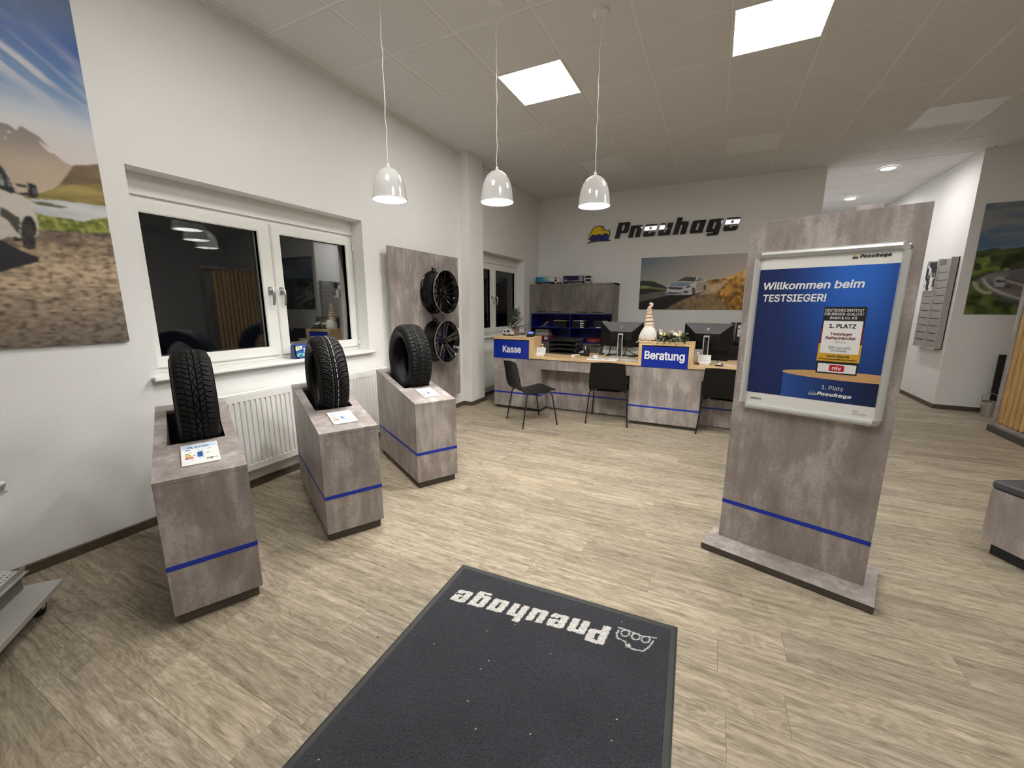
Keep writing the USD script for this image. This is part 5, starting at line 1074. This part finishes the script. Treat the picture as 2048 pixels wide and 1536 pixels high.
for k in range(1, 7):
    i = 4 + k * 8; i = min(i, 80); obj('hat_stripe', MB().tube(P3[i:i + 4], r3[i:i + 4] + .0016 - .0002 * k, 28), 'knit_dark', t, True)
obj('hat_brim', MB().lathe([(.055, .138), (.066, .142), (.07, .15), (.066, .162), (.058, .166), (.05, .15)], 32, closed=True), 'knit_dark', t)
t = thing('advent_arrangement', 'fir garland with candles and pale roses on the advice block', 'flower arrangement', (2.835, 2.26, RZ))
g1, g2 = MB(), MB()
for k in range(80):
    x = rng.uniform(-.165, .18); a = rng.uniform(-PI, PI); L = rng.uniform(.05, .095); z = .02 + .035 * rng.uniform(); y = rng.uniform(-.06, .05)
    needles(g1 if k % 3 else g2, (x, y, z), (x + L * math.cos(a), y + L * .7 * math.sin(a), max(z + rng.uniform(-.01, .05), .006)), .024, 22, .002, .0042)
for k in range(12):
    x = -.14 + .026 * k; needles(g1 if k % 2 else g2, (x, -.07, .03), (x + rng.uniform(-.03, .03), -.148, rng.uniform(-.022, .02)), .024, 22, .002, .0042)
obj('fir_twigs', g1, 'fir_green', t, False); obj('fir_twigs', g2, 'fir_pale', t, False); obj('tray', MB().box(-.16, .16, -.07, .07, 0, .012, .004), 'cone_brown', t)
for x, y, h in ((-.125, .02, .14), (.008, .03, .125), (.092, .0, .13), (-.06, .05, .09)):
    c_ = obj('candle', MB().lathe([(0, .01), (.024, .01), (.024, h - .004), (.022, h), (0, h - .003)], 28, None, (x, y, 0)), 'candle_wax', t); obj('wick', MB().cyl((x, y, h - .003), (x + .003, y, h + .014), .0012, n=6), 'ink_black', c_)
def rose(x, y, z, r, mat):
    m = MB()
    for ring, (n, rr, up) in enumerate(((5, 1.0, .35), (5, .72, .6), (4, .42, .8))):
        for k in range(n):
            a = k * 2 * PI / n + ring * .5; c = np.array([x + r * rr * .55 * math.cos(a), y + r * rr * .55 * math.sin(a), z + r * up * .5]); m.ball(c, r * .5, (1, .55, .75), 1, rz(a + PI / 2) @ rx(-.5))
    m.ball((x, y, z + r * .35), r * .4, sub=1); obj('rose', m, mat, t, True)
rose(-.085, -.055, .075, .042, 'rose_yellow'); rose(-.115, -.045, .085, .03, 'rose_white'); rose(.05, -.055, .08, .04, 'rose_white'); rose(.075, -.06, .07, .036, 'rose_yellow')
for x, y, z in ((-.02, -.06, .06), (.0, -.05, .075), (.13, -.02, .06), (-.14, -.05, .06)): obj('pine_cone', MB().ball((x, y, z), .022, (1, 1, 1.2), 1), 'cone_brown', t, False)
for k in range(9): obj('bauble', MB().ball((rng.uniform(-.14, .15), -.085 + rng.uniform(-.01, .01), rng.uniform(.02, .055)), .007), 'rose_white', t, True)
# behind the right monitor: low black sideboard with folders
t = thing('black_sideboard', 'black sideboard seen between right monitor and poster stand', 'sideboard', (4.0, 4.62, 0)); obj('cabinet_body', MB().box(-.62, .5, -.2, .22, 0, .86, .003), 'black_plastic', t, False); obj('top_board', MB().box(-.64, .5, -.22, .22, .86, .89, .003), 'black_satin', t, False)
def binder(x, w, label, mat='black_plastic'):
    t = thing('ring_binder', label, 'ring binder', (x, 4.55, .89)); obj('spine', MB().box(-w / 2, w / 2, -.14, .14, 0, .315, .004), mat, t); obj('spine_label', MB().box(-w / 2 + .012, w / 2 - .012, -.1412, -.14, .10, .28), 'paper', t, False); obj('label_band', MB().box(-w / 2 + .012, w / 2 - .012, -.1418, -.1412, .21, .235).box(-w / 2 + .014, w / 2 - .014, -.1418, -.1412, .14, .15), 'ink_grey', t, False)
bx = at(1465.5, 665, 1, 4.41)[0]
binder(bx, .055, 'narrow black ring binder with white and green spine label right of the monitor'); binder(bx + .105, .105, 'wide black ring binder with grey spine label beside the poster stand'); binder(bx + .21, .085, 'black ring binder next to the wide one, mostly hidden by the poster stand')
# package on the sill of the large window
sx, sy = .0, at(600, 705, 0, .0)[1]
t = thing('blue_package', 'blue foil package with a car picture on the sill of the large window', 'package', (-.02, sy + .03, 1.0), math.radians(90))
obj('pack', MB().hull([(x, y, z) for x in (-.088, .088) for y, z in ((-.035, 0), (.03, 0), (.02, .115), (-.02, .115))] + [(x, 0, .135) for x in (-.085, .085)]), 'navy_box', t, False)
cvp = Canvas(-.082, .08, .018, .112, .003); cvp.c = ramp((cvp.B - .018) / .094, [(0, S(60, 120, 160)), (.5, S(40, 80, 140)), (.8, S(34, 60, 130)), (1, S(80, 110, 170))])
for pts, c_ in ((((-.078, .105), (-.01, .11), (-.008, .085), (-.07, .07)), S(216, 228, 206)), (((-.06, .1), (-.02, .103), (-.02, .09), (-.06, .086)), S(150, 170, 120)), (((0, .088), (.07, .092), (.07, .086), (0, .08)), S(190, 200, 230)), (((-.08, .03), (-.05, .046), (.0, .044), (.03, .032), (.07, .04), (.078, .026), (.05, .018), (-.07, .018)), S(120, 190, 200)), (((-.06, .03), (-.02, .036), (.0, .03), (-.04, .022)), S(20, 30, 40)), (((.0, .05), (.03, .05), (.026, .075), (.008, .076)), S(150, 190, 230))): cvp.fill(pts, c_)
sl_ = .015 / .115
obj('pack_print', MB().sheet(np.stack([cvp.A, -.0362 + cvp.B * sl_, cvp.B], -1)), 'print', t, False, {'pic': np.clip(cvp.c * 1.2, 0, .85).reshape(-1, 3)}); obj('foil_top', MB().hull([(-.086, -.006, .128), (.086, -.006, .128), (-.086, .006, .128), (.086, .006, .128), (-.086, 0, .152), (.086, 0, .152)]), 'chrome', t, False); obj('hanger', MB().tube([(-.09, -.04, .125), (-.098, -.05, .07), (-.092, -.055, .02), (-.07, -.06, .006)], .007, 8), 'gunmetal', t, True)

# ------------------------------------------------------------------ corridor and right side
def rack(y0, y1, label, poster):
    z0, z1, xw = .845, 2.145, XC1; o = (xw, (y0 + y1) / 2, z0); t = thing('brochure_rack', label, 'brochure rack', o, 0, 'brochure racks on the corridor wall'); D = .085
    obj('frame', MB().box(xw - D, xw, y0, y0 + .018, z0, z1, .002).box(xw - D, xw, y1 - .018, y1, z0, z1, .002).box(xw - D, xw - .01, y0, y1, z0, z0 + .012, .002).box(xw - .012, xw, y0, y1, z0, z1), 'grey_powder', t, False, org=o)
    n = 11; h = (z1 - z0 - .10) / n
    for k in range(n):
        zb = z0 + .012 + k * h; obj('pocket', MB().hull([(x, y, z) for y in (y0 + .018, y1 - .018) for x, z in ((xw - .072, zb), (xw - .012, zb), (xw - .082, zb + h * .84), (xw - .079, zb + h * .84))]) if False else MB().hull([(x, y, z) for y in (y0 + .018, y1 - .018) for x, z in ((xw - .066, zb), (xw - .063, zb), (xw - .084, zb + h * .92), (xw - .081, zb + h * .92))]).hull([(x, y, z) for y in (y0 + .018, y1 - .018) for x, z in ((xw - .066, zb), (xw - .012, zb), (xw - .066, zb + .003), (xw - .012, zb + .003))]), 'grey_powder', t, False, org=o)
    if poster:
        c = Canvas(y0 + .022, y1 - .022, z1 - .45, z1 - .03, .006); n_ = c.noise(13, 11, 61, 3); c.c = ramp(n_, [(.42, S(236, 234, 230)), (.5, S(150, 150, 148)), (.58, S(30, 32, 34))]); lower = (c.B < z1 - .26); c.c = np.where((lower & (n_ < .56))[..., None], np.array(S(228, 222, 216)), c.c)
        obj('poster_print', MB().sheet(np.stack([np.full(c.A.shape, xw - .09), c.A, c.B], -1), .001), 'print', t, False, org=o, prim=None) if False else obj('poster_print', MB().sheet(np.stack([np.full(c.A.shape, xw - .09), c.A, c.B], -1)), 'print', t, False, {'pic': np.clip(c.c, 0, .85).reshape(-1, 3)}, org=o)
rack(5.03, 5.385, 'grey wall brochure rack with eleven empty pockets, nearer the corridor corner', False)
rack(5.40, 5.755, 'grey wall brochure rack with black and white print in its top, partly behind the stand', True)
# slatted partition
PXX, PY = 6.36, 3.76
o = (PXX, 2.3, 0); t = thing('slat_partition', 'timber slat partition in a grey frame on a dark plinth, at the right edge', 'partition', o)
HT = 2.31; YE = 2.25
obj('plinth', MB().box(PXX - .03, PXX + .30, YE, PY + .03, 0, .072, .002), 'plinth', t, False, org=o); obj('frame', MB().box(PXX - .012, PXX + .28, PY - .07, PY, .072, HT, .002).box(PXX - .012, PXX + .28, YE, PY - .07, .072, .118, .002).box(PXX - .012, PXX + .28, YE, PY - .07, HT - .05, HT, .002), 'concrete', t, False, org=o)
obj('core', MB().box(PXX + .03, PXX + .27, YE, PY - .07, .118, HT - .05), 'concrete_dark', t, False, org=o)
y = PY - .07 - .015
while y - .075 > YE + .05:
    obj('slat', MB().box(PXX - .012, PXX + .03, y - .066, y, .118, HT - .05, .02), 'oak_slat', t, 40, org=o); y -= .0935
t = thing('leaning_board', 'black flat panel leaning on the wall below the motorway picture', 'panel', (6.95, 4.88, 0)); R = rx(-.03)
obj('panel_sheet', MB().box(-.16, .4, -.02, .0, .005, .82, .003, R=R), 'black_plastic', t, False); obj('rubber_foot', MB().box(-.15, -.1, -.022, .004, 0, .02, R=R).box(.3, .35, -.022, .004, 0, .02, R=R), 'black_rubber', t, False)
t = thing('metal_bucket', 'small shiny metal bucket with an arched handle on the floor by the partition', 'bucket', (6.72, 4.66, 0))
obj('bucket', MB().lathe([(0, 0), (.085, 0), (.1, .2), (.103, .205), (.096, .205), (.082, .006), (0, .006)], 36), 'steel', t); obj('handle', MB().tube([(.1 * math.cos(a) - .06 * math.sin(a), -.03, .2 + .13 * math.sin(a)) for a in np.linspace(0, PI, 17)], .006, 8), 'steel', t, True)
# upholstered bench
d1 = np.array([.470, -.883]); th = math.atan2(d1[1], d1[0])
t = thing('upholstered_bench', 'concrete-look bench with dark cushion cut by the right edge', 'bench', (4.842, .318, 0), th)
# local: x along the long front face, y = away from the viewer's side
obj('bench_body', MB().box(0, 1.3, 0, .45, .075, .405, .0015), 'concrete', t, False); obj('cushion', MB().box(-.004, 1.304, -.004, .454, .407, .458, .012), 'leatherette', t); obj('plinth', MB().box(.035, 1.27, .035, .42, 0, .075), 'black_plastic', t, False)
# entrance mat with dyed letters
mth = math.radians(2.6); MW, ML = 1.145, 1.74
mo = np.array([2.107, -1.21]); t = thing('entrance_mat', 'dark blue-grey entrance mat with upside-down white company lettering', 'mat', (mo[0], mo[1], 0), mth)
bw = .028
obj('rubber_border', MB().hull([(x, y, z) for x, y in ((0, 0), (MW, 0), (MW, -ML), (0, -ML)) for z in (0, .003)] + [(x, y, .005) for x, y in ((.008, -.008), (MW - .008, -.008), (MW - .008, -ML + .008), (.008, -ML + .008))]), 'mat_border', t, False)
na, nb = 272, 420
gx_, gy_ = np.meshgrid(np.linspace(bw, MW - bw, na), np.linspace(-bw, -ML + bw, nb), indexing='ij')
rng = np.random.default_rng(9)
base = np.array(S(54, 55, 60)); n_ = meshkit.fbm(np.stack([gx_ * 5, gy_ * 5, 0 * gx_], -1), 4, 3)
colr = base * (.85 + .3 * n_ + .22 * (rng.random(gx_.shape) - .5))[..., None]
def local(px, py):
    p = at(px, py, 2, .008)[:2] - mo; c, s = math.cos(mth), math.sin(mth); return np.array([c * p[0] + s * p[1], -s * p[0] + c * p[1]])
pA = local(1204, 1281); pE = local(921, 1178)                    # top-left of P, lower right end of e
sc = .80 / 2.02
w_all = unary_union(WORD); fx = lambda p: affinity.affine_transform(p, [-sc, 0, 0, -sc * 1.0, 0, 0])
P_top = local(1200, 1281); g_bot = local(1222, 1254)
base0 = local(1223, 1255)                                        # lower-left corner of P (rotated by half a turn)
e_end = local(917, 1178)
ang = math.atan2(base0[1] - e_end[1], base0[0] - e_end[0]); wlen = np.linalg.norm(base0 - e_end); sc = wlen / 1.99
wm = affinity.translate(affinity.rotate(affinity.scale(w_all, sc, sc * 1.08, origin=(0, 0)), math.degrees(ang) + 180, origin=(0, 0)), base0[0], base0[1])
txt = contains_xy(wm, gx_, gy_); colr[txt] = np.array(S(200, 198, 192)) * (.82 + .3 * rng.random(int(txt.sum())))[:, None]
mp = lambda x, y: local(900 + x / 4.357, 1130 + y / 4.357)
lines = [[(1468, 545), (1560, 575), (1680, 622), (1797, 637)], [(1470, 570), (1452, 600), (1458, 640), (1500, 655), (1530, 670), (1535, 700), (1590, 735), (1680, 752), (1735, 715), (1770, 665)], [(1535, 715), (1560, 690), (1570, 705), (1548, 712)]]
lg = [LineString([mp(*q) for q in l]).buffer(.0035) for l in lines] + [Polygon([mp(cx_ + 36 * math.cos(a), cy_ + 27 * math.sin(a)) for a in np.linspace(0, 2 * PI, 26)]).boundary.buffer(.0032) for cx_, cy_ in ((1527, 596), (1620, 625), (1705, 650))]
lgm = contains_xy(unary_union(lg), gx_, gy_); colr[lgm] = np.array(S(176, 176, 172))
for k in range(26):
    i, j = rng.integers(5, na - 5), rng.integers(5, nb - 5); colr[i, j] = (.6, .6, .58)
hz = .008 + .0018 * rng.random(gx_.shape); hz[0], hz[-1] = .005, .005; hz[:, 0] = .005; hz[:, -1] = .005
tag(obj('pile', MB().sheet(np.stack([gx_, gy_, hz], -1)[:, ::-1]), 'carpet', t, True, {'pic': colr[:, ::-1].reshape(-1, 3)}), kind='stuff')

# ------------------------------------------------------------------ wheeled perforated display rack at the left edge
c0 = at(127, 1155, 2, .115)[:2]; c1 = at(0, 1291, 2, .115)[:2]; dv = (c1 - c0) / np.linalg.norm(c1 - c0); th = math.atan2(dv[1], dv[0])
t = thing('display_cart', 'grey perforated sales rack on black castors, at the left edge', 'display rack', (c0[0], c0[1], 0), th)
# local: x along the front edge towards the viewer, y < 0 towards the wall
obj('deck', MB().box(0, .95, -.36, 0, .085, .115, .003), 'grey_powder', t, False)
def perforated(L, Wd, pitch, r):
    p = sbox(0, 0, L, Wd); hs = []
    for i in range(int((L - .02) / pitch)):
        for j in range(int((Wd - .015) / pitch)): hs.append(Point(.014 + i * pitch, .014 + j * pitch).buffer(r, 2))
    return p.difference(unary_union(hs))
pp = perforated(.9, .2, .02, .0042)
def shelf_tray(z):
    rise = math.atan2(.05, .25)
    q = obj('shelf_tray', MB().prism(perforated(.93, .255, .02, .0042), .0015, rx(-rise), (.025, -.105, z + .004)) if False else MB().prism(affinity.scale(perforated(.93, .255, .02, .0042), 1, -1, origin=(0, 0)), .0015, rx(-rise), (.025, -.112, z)), 'grey_powder', t, False, label='perforated sheet metal shelf')
    obj('lip', MB().prism(perforated(.93, .04, .02, .0035), .002, rx(1.25), (.025, -.114, z - .004)).box(.025, .955, -.116, -.098, z - .006, z - .002, .001), 'grey_powder', q, False)
shelf_tray(.205); shelf_tray(.62)
obj('front_skirt', MB().box(.03, .95, -.14, -.128, .115, .20, .001), 'grey_dark_powder', t, False)  # darker grey stands in for the shading below the shelf lip
obj('post', MB().box(.3, .34, -.372, -.342, .115, 1.3, .002), 'grey_dark_powder', t, False); obj('post', MB().box(.88, .92, -.372, -.342, .115, 1.3, .002), 'grey_dark_powder', t, False)
obj('price_card', MB().box(.02, .9, -.06, .0, .0, .003, R=rx(-.5), t=(0, -.105, .655)), 'paper', t, False); obj('price_print', MB().box(.09, .12, -.04, -.02, .003, .0034, R=rx(-.5), t=(0, -.105, .655)), 'ink_black', t, False)
def castor(x, y, label=None):
    w = obj('castor', MB().cyl((x, y - .014, .036), (x, y + .014, .036), .036, n=28), 'black_rubber', t, label='black castor wheel'); obj('fork', MB().box(x - .014, x + .014, y - .02, y - .016, .03, .085).box(x - .014, x + .014, y + .016, y + .02, .03, .085).box(x - .02, x + .02, y - .02, y + .02, .08, .086), 'steel', w, False)
castor(.10, -.06); castor(.60, -.05); castor(.10, -.31); castor(.88, -.31); castor(.88, -.06)
# dust specks that lie on the floor planks
t = thing('crumb', 'dark leaf crumb lying on the floor left of the mat', 'crumb', tuple(at(755, 1275, 2, 0.0))); obj('flake', MB().hull([(-.006, -.003, 0), (.007, -.002, 0), (.002, .008, 0), (-.002, .002, .002), (.004, .001, .0025)]), 'cone_brown', t, False)
